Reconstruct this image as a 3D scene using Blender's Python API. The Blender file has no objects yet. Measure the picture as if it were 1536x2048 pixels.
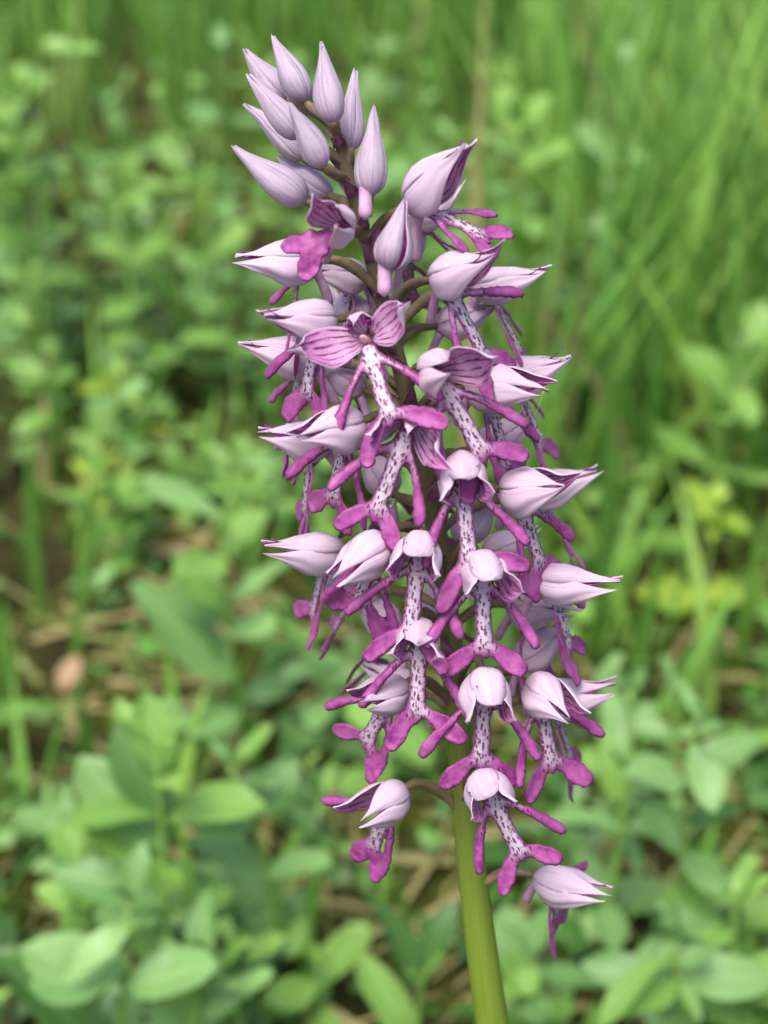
import bpy, math, random
import numpy as np
from mathutils import Vector, Matrix

# ------------------------------------------------------------------ camera, world, sun, exposure
scene = bpy.context.scene
COL = scene.collection
MM = 0.001
PITCH = math.radians(33.0)
CAM = Vector((0.0, 0.0, 0.36))
LENS, SENS = 50.0, 36.0
FOCUS = 0.196
camd = bpy.data.cameras.new('camera')
cam = bpy.data.objects.new('camera', camd)
COL.objects.link(cam)
cam.location = CAM
cam.rotation_euler = (math.radians(90.0) - PITCH, 0.0, 0.0)
camd.sensor_fit = 'VERTICAL'
camd.sensor_height = SENS
camd.sensor_width = SENS
camd.lens = LENS
camd.clip_start = 0.01
camd.clip_end = 500.0
camd.dof.use_dof = True
camd.dof.focus_distance = FOCUS
camd.dof.aperture_fstop = 13.5
scene.camera = cam

SUN_EL, SUN_AZ = math.radians(68.0), math.radians(215.0)     # azimuth from +Y, clockwise: behind the camera, to its left
world = bpy.data.worlds.new('World')
scene.world = world
world.use_nodes = True
wn, wl = world.node_tree.nodes, world.node_tree.links
bg = wn['Background']
sky = wn.new('ShaderNodeTexSky')
sky.sky_type = 'NISHITA'
sky.sun_disc = False
sky.sun_elevation = SUN_EL
sky.sun_rotation = SUN_AZ
sky.air_density = 1.0
sky.dust_density = 4.0
sky.ozone_density = 0.6
wl.new(sky.outputs[0], bg.inputs[0])
bg.inputs[1].default_value = 0.085
sund = bpy.data.lights.new('sun', 'SUN')
sund.energy = 1.5
sund.angle = math.radians(35.0)
sund.color = (1.0, 0.96, 0.9)
sun = bpy.data.objects.new('sun', sund)
COL.objects.link(sun)
sdir = Vector((math.sin(SUN_AZ) * math.cos(SUN_EL), math.cos(SUN_AZ) * math.cos(SUN_EL), math.sin(SUN_EL)))
sun.rotation_euler = sdir.to_track_quat('Z', 'Y').to_euler()
sun.location = (0, 0, 3)
vs = scene.view_settings
vs.view_transform = 'Standard'
vs.look = 'None'
vs.exposure = 1.32
vs.gamma = 1.0
scene.cycles.max_bounces = 8
scene.cycles.transparent_max_bounces = 8

# ------------------------------------------------------------------ helpers
rng = np.random.default_rng(7)
random.seed(7)
FWD = Vector((0, math.cos(PITCH), -math.sin(PITCH)))
UPV = Vector((0, math.sin(PITCH), math.cos(PITCH)))
RGT = Vector((1, 0, 0))
K = SENS / LENS / 2048.0            # the photograph's 1536 x 2048 pixels as slopes


def ray(px, py):
    return FWD + RGT * ((px - 768.0) * K) - UPV * ((py - 1024.0) * K)


def at(px, py, depth):
    return CAM + ray(px, py) * depth


def on_plane(px, py, h):
    r = ray(px, py)
    return CAM + r * ((h - CAM.z) / r.z)


def project(p):
    d = Vector(p) - CAM
    z = d.dot(FWD)
    return d.dot(RGT) / z / K + 768.0, -d.dot(UPV) / z / K + 1024.0, z


def smooth(a, b, x):
    t = np.clip((np.asarray(x, float) - a) / (b - a), 0, 1)
    return t * t * (3 - 2 * t)


def srgb(r, g, b):
    def f(c):
        c /= 255.0
        return c / 12.92 if c <= 0.04045 else ((c + 0.055) / 1.055) ** 2.4
    return (f(r), f(g), f(b), 1.0)


def mesh(name, verts, faces, mats, uvs=None, midx=None, attr=None, shade=True):
    me = bpy.data.meshes.new(name)
    me.from_pydata([tuple(v) for v in verts], [], [tuple(f) for f in faces])
    for m in mats:
        me.materials.append(m)
    if midx is not None:
        me.polygons.foreach_set('material_index', np.asarray(midx, np.int32))
    if uvs is not None:
        uvl = me.uv_layers.new(name='UVMap')
        li = np.empty(len(me.loops), np.int32)
        me.loops.foreach_get('vertex_index', li)
        uvl.data.foreach_set('uv', np.asarray(uvs, np.float32)[li].ravel())
    if attr is not None:
        for k, a in attr.items():
            at_ = me.attributes.new(k, 'FLOAT', 'POINT')
            at_.data.foreach_set('value', np.asarray(a, np.float32))
    if shade:
        me.polygons.foreach_set('use_smooth', np.ones(len(me.polygons), bool))
    me.update()
    return me


def obj(name, me, parent=None, mat=None):
    o = bpy.data.objects.new(name, me)
    COL.objects.link(o)
    if parent is not None:
        o.parent = parent
    if mat is not None:
        o.matrix_local = mat
    return o


def tag(o, label, cat, group=None, kind=None):
    o['label'] = label
    o['category'] = cat
    if group:
        o['group'] = group
    if kind:
        o['kind'] = kind
    return o


def tube(path, radii, n=10, twist=0.0, ridge=0.0, nr=3, cap=True):
    """swept tube; returns verts, faces, uvs"""
    P = np.array([list(p) for p in path], float)
    T = np.gradient(P, axis=0)
    T /= np.linalg.norm(T, axis=1)[:, None] + 1e-12
    ref = np.array([0.31, 0.77, 0.12])
    V, U = [], []
    a0 = np.cross(T[0], ref)
    a0 /= np.linalg.norm(a0)
    m = len(P)
    for i in range(m):
        a0 = a0 - T[i] * a0.dot(T[i])
        a0 /= np.linalg.norm(a0)
        b0 = np.cross(T[i], a0)
        for j in range(n):
            th = 2 * math.pi * j / n
            rr = radii[i] * (1 + ridge * math.cos(nr * th + twist * i / (m - 1)))
            V.append(P[i] + rr * (math.cos(th) * a0 + math.sin(th) * b0))
            U.append((j / n, i / (m - 1)))
    F = []
    for i in range(m - 1):
        for j in range(n):
            k = (j + 1) % n
            F.append((i * n + j, i * n + k, (i + 1) * n + k, (i + 1) * n + j))
    if cap:
        F.append(tuple(range(n))[::-1])
        F.append(tuple((m - 1) * n + j for j in range(n)))
    return V, F, U


def bezier(p0, p1, p2, p3, n):
    out = []
    for i in range(n):
        t = i / (n - 1)
        s = 1 - t
        out.append(p0 * s ** 3 + p1 * 3 * s * s * t + p2 * 3 * s * t * t + p3 * t ** 3)
    return out


# ------------------------------------------------------------------ materials
class NT:
    def __init__(self, name):
        self.m = bpy.data.materials.new(name)
        self.m.use_nodes = True
        self.t = self.m.node_tree
        self.n, self.l = self.t.nodes, self.t.links
        self.b = self.n['Principled BSDF']
        self.out = self.n['Material Output']

    def new(self, typ, **kw):
        nd = self.n.new(typ)
        for k, v in kw.items():
            if k in nd.bl_rna.properties:
                setattr(nd, k, v)
            else:
                nd.inputs[k.replace('_', ' ')].default_value = v
        return nd

    def link(self, a, b):
        self.l.new(a, b)

    def val(self, v):
        return v

    def math(self, op, a, b=None, clamp=False):
        nd = self.n.new('ShaderNodeMath')
        nd.operation = op
        nd.use_clamp = clamp
        for i, x in enumerate((a, b)):
            if x is None:
                continue
            if isinstance(x, (int, float)):
                nd.inputs[i].default_value = x
            else:
                self.link(x, nd.inputs[i])
        return nd.outputs[0]

    def ramp(self, x, lo, hi, out0=0.0, out1=1.0):
        nd = self.n.new('ShaderNodeMapRange')
        nd.interpolation_type = 'SMOOTHSTEP'
        self.link(x, nd.inputs[0])
        for i, v in enumerate((lo, hi, out0, out1)):
            nd.inputs[i + 1].default_value = v
        return nd.outputs[0]

    def mix(self, f, a, b):
        nd = self.n.new('ShaderNodeMix')
        nd.data_type = 'RGBA'
        for s, x in ((0, f), (6, a), (7, b)):
            if isinstance(x, (int, float)):
                nd.inputs[s].default_value = x
            elif isinstance(x, tuple):
                nd.inputs[s].default_value = x
            else:
                self.link(x, nd.inputs[s])
        return nd.outputs[2]

    def noise(self, vec, scale, detail=3.0, rough=0.55):
        nd = self.n.new('ShaderNodeTexNoise')
        nd.inputs['Scale'].default_value = scale
        nd.inputs['Detail'].default_value = detail
        nd.inputs['Roughness'].default_value = rough
        if vec is not None:
            self.link(vec, nd.inputs['Vector'])
        return nd.outputs[0]

    def bump(self, h, strength, dist):
        nd = self.n.new('ShaderNodeBump')
        nd.inputs['Strength'].default_value = strength
        nd.inputs['Distance'].default_value = dist
        self.link(h, nd.inputs['Height'])
        self.link(nd.outputs[0], self.b.inputs['Normal'])

    def finish(self, color, rough=0.5, trans=0.0, tcol=None, spec=0.35, sheen=0.0):
        b = self.b
        if isinstance(color, tuple):
            b.inputs['Base Color'].default_value = color
        else:
            self.link(color, b.inputs['Base Color'])
        b.inputs['Roughness'].default_value = rough
        b.inputs['Specular IOR Level'].default_value = spec
        if sheen:
            b.inputs['Sheen Weight'].default_value = sheen
            b.inputs['Sheen Roughness'].default_value = 0.4
        if trans > 0:
            tr = self.n.new('ShaderNodeBsdfTranslucent')
            c = color if tcol is None else tcol
            if isinstance(c, tuple):
                tr.inputs[0].default_value = c
            else:
                self.link(c, tr.inputs[0])
            mx = self.n.new('ShaderNodeMixShader')
            mx.inputs[0].default_value = trans
            self.link(b.outputs[0], mx.inputs[1])
            self.link(tr.outputs[0], mx.inputs[2])
            self.link(mx.outputs[0], self.out.inputs[0])
        return self.m


def uv_nodes(t):
    tc = t.new('ShaderNodeTexCoord')
    sp = t.n.new('ShaderNodeSeparateXYZ')
    t.link(tc.outputs['UV'], sp.inputs[0])
    return tc, sp


def mat_sepal_outer(name, light, dark, vein):
    t = NT(name)
    tc, sp = uv_nodes(t)
    ob = tc.outputs['Object']
    mp = t.n.new('ShaderNodeMapping')
    mp.inputs['Scale'].default_value = (4.5, 1.5, 1.0)
    t.link(tc.outputs['UV'], mp.inputs[0])
    streak = t.noise(mp.outputs[0], 2.2, 4.0, 0.6)
    fine = t.noise(ob, 2600.0, 2.0)
    c = t.mix(t.ramp(streak, 0.42, 0.8), light, dark)
    c = t.mix(t.ramp(sp.outputs[1], 0.30, 0.0, 0.0, 0.30), c, vein)
    # five long veins
    wob = t.math('MULTIPLY', t.math('SUBTRACT', t.noise(mp.outputs[0], 1.2, 2.0), 0.5), 0.10)
    u = t.math('ADD', sp.outputs[0], wob)
    v1 = t.math('ABSOLUTE', t.math('SUBTRACT', t.math('FRACT', t.math('MULTIPLY', u, 3.0)), 0.5))
    line = t.ramp(v1, 0.0, 0.06, 1.0, 0.0)
    line = t.math('MULTIPLY', line, t.ramp(streak, 0.40, 0.62, 0.12, 0.6))
    c = t.mix(line, c, vein)
    c = t.mix(t.math('MULTIPLY', t.ramp(fine, 0.55, 0.75), 0.10), c, (1, 1, 1, 1))
    t.bump(t.math('ADD', t.math('MULTIPLY', streak, 1.0), t.math('MULTIPLY', fine, 0.35)), 0.22, 0.00015)
    return t.finish(c, 0.5, 0.46, None, 0.3, 0.1)


def mat_sepal_inner(name):
    t = NT(name)
    tc, sp = uv_nodes(t)
    mp = t.n.new('ShaderNodeMapping')
    mp.inputs['Scale'].default_value = (6.0, 2.5, 1.0)
    t.link(tc.outputs['UV'], mp.inputs[0])
    nz = t.noise(mp.outputs[0], 2.0, 4.0, 0.65)
    base = t.mix(t.ramp(nz, 0.3, 0.7), srgb(214, 152, 204), srgb(172, 84, 156))
    base = t.mix(t.ramp(sp.outputs[1], 0.75, 0.2, 0.0, 0.75), base, srgb(222, 180, 216))
    wob = t.math('MULTIPLY', t.math('SUBTRACT', nz, 0.5), 0.12)
    u = t.math('ADD', sp.outputs[0], wob)
    v1 = t.math('ABSOLUTE', t.math('SUBTRACT', t.math('FRACT', t.math('MULTIPLY', u, 6.0)), 0.5))
    line = t.ramp(v1, 0.05, 0.2, 1.0, 0.0)
    line = t.math('MULTIPLY', line, t.ramp(nz, 0.34, 0.56, 0.15, 0.95))
    base = t.mix(line, base, srgb(96, 18, 78))
    return t.finish(base, 0.5, 0.2, None, 0.3)


def mat_lip():
    t = NT('lip_magenta_and_white')
    tc, sp = uv_nodes(t)
    ob = tc.outputs['Object']
    at_ = t.n.new('ShaderNodeAttribute')
    at_.attribute_name = 'pale'
    ar = t.n.new('ShaderNodeAttribute')
    ar.attribute_name = 'rim'
    nz = t.noise(ob, 900.0, 3.0)
    fine = t.noise(ob, 4200.0, 2.0)
    mag = t.mix(t.ramp(nz, 0.3, 0.7), srgb(186, 90, 166), srgb(150, 54, 132))
    mid_ = t.noise(ob, 330.0, 2.0)
    mag = t.mix(t.math('MULTIPLY', t.ramp(mid_, 0.42, 0.66), 0.55), mag, srgb(200, 112, 182))
    mag = t.mix(t.math('MULTIPLY', t.ramp(fine, 0.5, 0.75), 0.32), mag, srgb(206, 124, 188))
    w = t.math('ADD', at_.outputs['Fac'], t.math('MULTIPLY', t.math('SUBTRACT', nz, 0.5), 0.55))
    w = t.ramp(w, 0.10, 0.92)
    c = t.mix(w, mag, srgb(228, 208, 226))
    # dark tufts scattered over the pale stalk
    vo = t.n.new('ShaderNodeTexVoronoi')
    vo.inputs['Scale'].default_value = 29.0
    vo.inputs['Randomness'].default_value = 0.95
    mp = t.n.new('ShaderNodeMapping')
    mp.inputs['Scale'].default_value = (1.7, 0.75, 1.0)
    t.link(tc.outputs['UV'], mp.inputs[0])
    t.link(mp.outputs[0], vo.inputs['Vector'])
    vd = t.math('ADD', vo.outputs['Distance'], t.math('MULTIPLY', t.math('SUBTRACT', fine, 0.5), 0.35))
    spot = t.ramp(vd, 0.27, 0.44, 1.0, 0.0)
    spot = t.math('MULTIPLY', spot, t.ramp(at_.outputs['Fac'], 0.10, 0.26))
    spot = t.math('MULTIPLY', spot, 0.88)
    c = t.mix(spot, c, srgb(112, 18, 88))
    c = t.mix(t.math('MULTIPLY', ar.outputs['Fac'], 0.5), c, srgb(112, 18, 96))
    tf = t.n.new('ShaderNodeAttribute')
    tf.attribute_name = 'tuft'
    c = t.mix(t.math('MULTIPLY', tf.outputs['Fac'], 0.9), c, srgb(118, 24, 94))
    t.bump(fine, 0.35, 0.00015)
    return t.finish(c, 0.42, 0.25, None, 0.4, 0.15)


def mat_simple(name, c1, c2, scale, rough=0.5, trans=0.0, bump=0.3, bd=0.0002, spec=0.35):
    t = NT(name)
    tc = t.new('ShaderNodeTexCoord')
    nz = t.noise(tc.outputs['Object'], scale, 4.0)
    c = t.mix(t.ramp(nz, 0.3, 0.7), c1, c2)
    t.bump(nz, bump, bd)
    return t.finish(c, rough, trans, None, spec)


def mat_stem():
    t = NT('orchid_stem_skin')
    tc, sp = uv_nodes(t)
    mp = t.n.new('ShaderNodeMapping')
    mp.inputs['Scale'].default_value = (10.0, 3.0, 1.0)
    t.link(tc.outputs['UV'], mp.inputs[0])
    nz = t.noise(mp.outputs[0], 5.0, 4.0, 0.6)
    cr = t.n.new('ShaderNodeValToRGB')
    e = cr.color_ramp.elements
    e[0].position, e[0].color = 0.0, srgb(114, 136, 44)
    e[1].position, e[1].color = 1.0, srgb(104, 86, 62)
    for p, c in ((0.62, srgb(110, 132, 42)), (0.72, srgb(100, 112, 44)), (0.80, srgb(92, 88, 54)), (0.9, srgb(100, 94, 60))):
        x = e.new(p)
        x.color = c
    t.link(t.math('ADD', sp.outputs[1], t.math('MULTIPLY', t.math('SUBTRACT', nz, 0.5), 0.03)), cr.inputs[0])
    c = t.mix(t.math('MULTIPLY', t.ramp(nz, 0.5, 0.75), 0.5), cr.outputs[0], srgb(82, 66, 52))
    t.bump(nz, 0.6, 0.0004)
    return t.finish(c, 0.45, 0.0, None, 0.4)


def mat_leaf(name, c1, c2, pale, trans=0.24, rough=0.4):
    t = NT(name)
    tc, sp = uv_nodes(t)
    oi = t.n.new('ShaderNodeObjectInfo')
    nz = t.noise(tc.outputs['Object'], 3.0, 3.0)
    f = t.math('ADD', t.math('MULTIPLY', oi.outputs['Random'], 0.7), t.math('MULTIPLY', nz, 0.4), True)
    c = t.mix(f, c1, c2)
    mid = t.math('ABSOLUTE', t.math('SUBTRACT', sp.outputs[0], 0.5))
    c = t.mix(t.ramp(mid, 0.015, 0.05, 0.6, 0.0), c, pale)
    sv = t.math('ABSOLUTE', t.math('SUBTRACT', t.math('FRACT', t.math('ADD', t.math('MULTIPLY', sp.outputs[1], 7.0), t.math('MULTIPLY', mid, -5.0))), 0.5))
    c = t.mix(t.ramp(sv, 0.0, 0.10, 0.12, 0.0), c, pale)
    t.bump(nz, 0.3, 0.002)
    return t.finish(c, rough, trans, None, 0.4)


def mat_blade(name):
    t = NT(name)
    at_ = t.n.new('ShaderNodeAttribute')
    at_.attribute_name = 'tone'
    cr = t.n.new('ShaderNodeValToRGB')
    e = cr.color_ramp.elements
    e[0].position, e[0].color = 0.0, srgb(50, 86, 36)
    e[1].position, e[1].color = 1.0, srgb(176, 160, 112)
    for p, c in ((0.4, srgb(100, 154, 68)), (0.78, srgb(142, 188, 80)), (0.88, srgb(150, 152, 92))):
        x = e.new(p)
        x.color = c
    t.link(at_.outputs['Fac'], cr.inputs[0])
    return t.finish(cr.outputs[0], 0.45, 0.3, None, 0.4)


M_SEP = mat_sepal_outer('sepal_pale_lilac', srgb(240, 222, 238), srgb(230, 208, 230), srgb(190, 148, 188))
M_BUD = mat_sepal_outer('bud_grey_lilac', srgb(220, 203, 221), srgb(196, 174, 199), srgb(150, 110, 152))
M_IN = mat_sepal_inner('sepal_inside_purple')
M_RIM = mat_simple('sepal_edge_white', srgb(232, 218, 235), srgb(216, 196, 221), 2000, 0.5, 0.2)
M_PET = mat_simple('petal_dark_purple', srgb(150, 60, 132), srgb(110, 24, 92), 1500, 0.5, 0.15)
M_LIP = mat_lip()
M_SPUR = mat_simple('spur_pale_pink', srgb(216, 178, 208), srgb(196, 146, 186), 700, 0.5, 0.15)
M_PED = mat_simple('pedicel_brown', srgb(128, 110, 84), srgb(98, 84, 62), 500, 0.5, 0.0, 0.4, 0.0003)
M_BRACT = mat_simple('bract_pink', srgb(186, 128, 166), srgb(140, 84, 118), 700, 0.5, 0.15)
M_COLUMN = mat_simple('column_peach', srgb(226, 190, 190), srgb(190, 130, 140), 900, 0.45, 0.1)
M_STEM = mat_stem()

# ------------------------------------------------------------------ the orchid
STEM_PX = [(655, 190), (668, 250), (690, 330), (718, 430), (744, 520), (766, 605), (802, 740), (842, 900), (870, 1040),
           (893, 1180), (908, 1350), (920, 1500), (938, 1700), (962, 1900), (985, 2060)]
STEM_W = [10, 18, 25, 28, 29, 30, 33, 38, 41, 44, 47, 51, 58, 63, 67]


def stem_depth(py):
    return 0.206 + 0.0135 * (py - 1024.0) / 1024.0


SY = np.array([p[1] for p in STEM_PX], float)
SX = np.array([p[0] for p in STEM_PX], float)


def stem_at(py):
    return at(float(np.interp(py, SY, SX)), py, stem_depth(py))


spts = [at(x, y, stem_depth(y)) for x, y in STEM_PX]
srad = [w * 0.5 * K * stem_depth(p[1]) for w, p in zip(STEM_W, STEM_PX)]
low = spts[-1]
ldir = (spts[-1] - spts[-2]).normalized()
base = Vector((low.x + 0.030, low.y - 0.016, -0.006))
tail = bezier(low, low + ldir * 0.06, base + Vector((0, 0, 0.06)), base, 8)[1:]
spts += tail
srad += [srad[-1] * (1 + 0.04 * i) for i in range(len(tail))]
spts.reverse()
srad.reverse()
# resample smoothly
SP = np.array([list(p) for p in spts])
arc = np.concatenate([[0], np.cumsum(np.linalg.norm(np.diff(SP, axis=0), axis=1))])
ta = np.linspace(0, arc[-1], 60)
SPr = np.stack([np.interp(ta, arc, SP[:, k]) for k in range(3)], 1)
for _ in range(3):
    SPr[1:-1] = 0.25 * SPr[:-2] + 0.5 * SPr[1:-1] + 0.25 * SPr[2:]
SRr = np.interp(ta, arc, srad)

orchid = bpy.data.objects.new('orchid', None)
COL.objects.link(orchid)
orchid.location = (base.x, base.y, 0.0)
orchid.empty_display_size = 0.02
tag(orchid, 'tall flowering orchid with a spike of pale lilac hoods and magenta lips', 'orchid')
OINV = Matrix.Translation(-Vector(orchid.location))
v, f, u = tube(SPr, SRr, 16, 3.0, 0.03, 5)
v = [Vector(p) - Vector(orchid.location) for p in v]
obj('stem', mesh('stem', v, f, [M_STEM], u), orchid)


def sepal_mesh(name, axis_fn, tc, hw0, taper0, nt=15, nv=11, thick=0.22, mats=None, ripple=0.0, seed=0, pw=1.6, fold=0.0):
    """axis_fn(t, theta, v) -> (position, outward) in mm; two skins and a rim"""
    r = np.random.default_rng(seed)
    ph = r.uniform(0, 6.28, 4)
    V, U = [], []
    grid = {}
    for side in (0, 1):
        for i in range(nt):
            t = i / (nt - 1)
            k = 1.0 if t < taper0 else max(0.0, 1 - ((t - taper0) / (1 - taper0)) ** pw)
            k = max(k, 0.02)
            for j in range(nv):
                vv = -1 + 2 * j / (nv - 1)
                th = (tc(t, k) if callable(tc) else tc) + hw0 * k * vv
                p, o = axis_fn(t, th, vv)
                edge = abs(vv) ** 3
                wav = ripple * (math.sin(9 * t + ph[0]) * 0.6 + math.sin(17 * t + ph[1] + vv) * 0.4) * edge * t
                wav += fold * (0.5 * math.sin(2.6 * vv + ph[2]) * math.sin(5.0 * t + ph[3]) + 0.32 * math.cos(6.3 * vv + ph[1]) * math.sin(3.1 * t)) * (1 - edge)
                d = (wav - (thick * (1 - 0.5 * edge) if side else 0.0))
                V.append([(a + b * d) * MM for a, b in zip(p, o)])
                U.append((0.5 + 0.5 * vv, t))
                grid[side, i, j] = len(V) - 1
    F, mi = [], []
    for i in range(nt - 1):
        for j in range(nv - 1):
            F.append((grid[0, i, j], grid[0, i, j + 1], grid[0, i + 1, j + 1], grid[0, i + 1, j]))
            mi.append(0)
            F.append((grid[1, i, j], grid[1, i + 1, j], grid[1, i + 1, j + 1], grid[1, i, j + 1]))
            mi.append(1)
    loop = [(i, 0) for i in range(nt)] + [(nt - 1, j) for j in range(1, nv)] + [(i, nv - 1) for i in range(nt - 2, -1, -1)] + \
           [(0, j) for j in range(nv - 2, 0, -1)]
    for q in range(len(loop)):
        a, b = loop[q], loop[(q + 1) % len(loop)]
        F.append((grid[0, a[0], a[1]], grid[0, b[0], b[1]], grid[1, b[0], b[1]], grid[1, a[0], a[1]]))
        mi.append(2)
    return mesh(name, V, F, mats or [M_SEP, M_IN, M_RIM], U, mi)


HT = [0, .05, .12, .22, .36, .5, .65, .8, .92, 1.0]
HR = [.7, 1.75, 2.6, 3.2, 3.4, 3.1, 2.5, 1.75, 1.1, 0.6]
BT = [0, .04, .1, .2, .32, .45, .6, .75, .88, 1.0]
BR = [.6, 1.6, 2.35, 2.85, 2.95, 2.65, 2.0, 1.3, .78, .28]


HRB = [.7, 1.9, 2.85, 3.45, 3.75, 3.85, 3.8, 3.75, 3.8, 3.9]


def hood_axis(L, elev, B, R, flare, opening, sag, droop, wid=1.0, bell=0.0, uptip=0.0):
    ce, se = math.cos(elev), math.sin(elev)
    ax = (0.0, -ce, se)
    up = (0.0, se, ce)

    def fn(t, th, vv):
        r = (np.interp(t, HT, HR) * (1 - bell) + np.interp(t, HT, HRB) * bell) * R
        o = opening * L * max(0.0, t - 0.22) + flare * max(0.0, t - 0.72) ** 2 * 14
        rr = r + o
        # the hood's cross-section is a little taller than wide, the edges tuck in
        c, s = math.cos(th), math.sin(th)
        if c < 0:
            s = math.copysign(abs(s) ** (1 - 0.62 * min(1.0, -c * 1.6)), s)
        keel = 1 + 0.07 * (1 - min(1.0, abs(vv))) ** 2 * smooth(0.1, 0.5, t)
        rr2 = rr * float(keel) * (1 - sag * abs(vv) ** 3 * 0.06)
        dz = -droop * t * t * L
        p = [B[k] + ax[k] * L * t + rr2 * (c * up[k] + (s * wid if k == 0 else 0.0)) for k in range(3)]
        p[2] += dz + uptip * max(0.0, t - 0.5) ** 2 * 4
        n = (s, c * up[1], c * up[2])
        return p, n
    return fn


def lip_mesh(name, q, seed):
    r = np.random.default_rng(seed)
    st = q.get('st', 8.4)
    sb = q.get('sb', 0.0)               # sideways bend of the stalk
    al, ar_ = q.get('alL', q.get('al', 9.6)), q.get('alR', q.get('al', 9.6))
    ll, lr = q.get('llL', q.get('ll', 5.6)) * r.uniform(.98, 1.15) + .3, q.get('llR', q.get('ll', 5.6)) * r.uniform(.98, 1.15) + .3
    aL, aR = math.radians(q.get('aL', 33)), math.radians(q.get('aR', 33))
    bL, bR = math.radians(q.get('bL', 50) * .84), math.radians(q.get('bR', 50) * .84)
    wob = lambda s: r.uniform(-s, s)
    S = 24
    tt = np.linspace(0, 1, S)
    br = []

    def path(x0, s0, ang, L, curve):
        a = ang + curve * tt
        ds = L / (S - 1)
        x = x0 + np.concatenate([[0], np.cumsum(np.sin(a[:-1]) * ds)])
        s = s0 + np.concatenate([[0], np.cumsum(np.cos(a[:-1]) * ds)])
        return x, s
    x, s = path(0, -0.6, -sb * 0.5, st + 0.6, sb)
    br.append((x, s, np.interp(tt, [0, .15, .4, .8, 1], [1.05, 1.15, 1.02, 1.05, 1.15]), 0))
    ex, es, ea = x[-1], s[-1], sb * 0.5
    aw = q.get('aw', 1.0)
    for sg, L, a in ((-1, al, aL), (1, ar_, aR)):
        c = -sg * math.radians(q.get('ac', 18)) + wob(0.1)
        x, s = path(sg * 0.7, 0.2, sg * (a + math.radians(q.get('ac', 18)) * 0.5), L, c)
        br.append((x, s, np.interp(tt, [0, .2, .6, .88, 1], [.45, .46, .62 * aw, (.84 + wob(.1)) * aw, .62 * aw]), 1))
    lw = q.get('lw', 1.0)
    for sg, L, b in ((-1, ll, bL), (1, lr, bR)):
        c = -sg * math.radians(12) + wob(0.15)
        x, s = path(ex + sg * 0.35, es - 0.3, ea + sg * (b + 0.1), L - 1.2, c)
        w = (1.30 + wob(.16)) * lw
        br.append((x, s, np.interp(tt, [0, .2, .45, .75, 1], [.5, .75 * lw, 1.08 * lw, w, w * .8]), 2))
    x, s = path(ex, es, ea, 1.6, 0)
    br.append((x, s, np.interp(tt, [0, 1], [.5, .16]), 3))
    allx = np.concatenate([b[0] for b in br])
    alls = np.concatenate([b[1] for b in br])
    h = 0.29
    gx = np.arange(allx.min() - 2.6, allx.max() + 2.6, h)
    gs = np.arange(alls.min() - 2.6, alls.max() + 2.6, h)
    X, Sg = np.meshgrid(gx, gs)
    nphase = r.uniform(0, 6.28, 6)

    def sdf(px, ps, full=False):
        ds, ps_t = [], []
        for bx, bs, bw, kind in br:
            d = np.sqrt((px[..., None] - bx) ** 2 + (ps[..., None] - bs) ** 2) - bw
            k = d.argmin(-1)
            dm = d.min(-1)
            ds.append(dm)
            ps_t.append(k / (S - 1))
        D = np.stack(ds)
        kk = 0.27
        sm = -kk * np.log(np.exp(-np.clip(D, -6, 12) / kk).sum(0))
        sm = sm + 0.06 * np.sin(2.1 * px + nphase[0]) * np.sin(1.7 * ps + nphase[1]) + 0.05 * np.sin(4.3 * px + nphase[2] + 3.1 * ps) + 0.03 * np.sin(8.7 * px - 6.1 * ps + nphase[5])
        if full:
            return sm, D, np.stack(ps_t)
        return sm
    G = sdf(X, Sg)
    cc = 0.25 * (G[:-1, :-1] + G[1:, :-1] + G[:-1, 1:] + G[1:, 1:])
    keep = cc < 0.03
    used = np.zeros_like(G, bool)
    for a in (0, 1):
        for b in (0, 1):
            used[a:a + keep.shape[0], b:b + keep.shape[1]] |= keep
    idx = -np.ones(G.shape, int)
    idx[used] = np.arange(used.sum())
    px, ps = X[used].copy(), Sg[used].copy()
    g = sdf(px, ps)
    # cells' border vertices snapped to the outline
    cnt = np.zeros(G.shape, int)
    for a in (0, 1):
        for b in (0, 1):
            cnt[a:a + keep.shape[0], b:b + keep.shape[1]] += keep
    border = cnt[used] < 4
    for _ in range(4):
        e = 0.02
        g = sdf(px, ps)
        dx = (sdf(px + e, ps) - g) / e
        dz = (sdf(px, ps + e) - g) / e
        n2 = dx * dx + dz * dz + 1e-6
        mv = np.where(border, g / n2, 0.0)
        mv = np.clip(mv, -0.3, 0.3)
        px -= mv * dx
        ps -= mv * dz
    g, D, PT = sdf(px, ps, True)
    dep = np.clip(-g, 0, 2.0)
    W = np.exp(-np.clip(D, -4, 10) / 0.35)
    W /= W.sum(0)
    # pale on the stalk, fading on to arms and legs
    pa = W[0] * 1.0
    pa += sum(W[k] * (1 - smooth(0.1, 0.72, PT[k])) * 0.8 for k in (1, 2))
    pa += sum(W[k] * (1 - smooth(0.0, 0.6, PT[k])) * 0.8 for k in (3, 4))
    pa *= 1 - 0.30 * smooth(st - 1.2, st + 0.5, ps)
    pale = pa * (0.25 + 0.75 * smooth(0.05, 0.6, dep))
    pale[border] *= 0.6
    pale = pale * q.get('palef', 1.0)
    # thickness and doming
    T = q.get('th', 0.15)
    w = 0.55
    prof = np.sqrt(np.clip(1 - (1 - np.minimum(dep, w) / w) ** 2, 0, 1))
    prof[border] = 0
    dome = smooth(0, 1.5, dep) * (0.34 * (W[1] + W[2]) + 0.45 * W[0] - 0.10 * (W[3] + W[4]))
    # legs and arms are slightly cupped the other way at their ends
    yo = -dome
    curl = q.get('curl', -0.10)
    for k, key in ((1, 'cL'), (2, 'cR')):
        c = q.get(key, curl)
        yo = yo + W[k] * c * (PT[k] ** 2) * (al if k == 1 else ar_)
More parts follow.
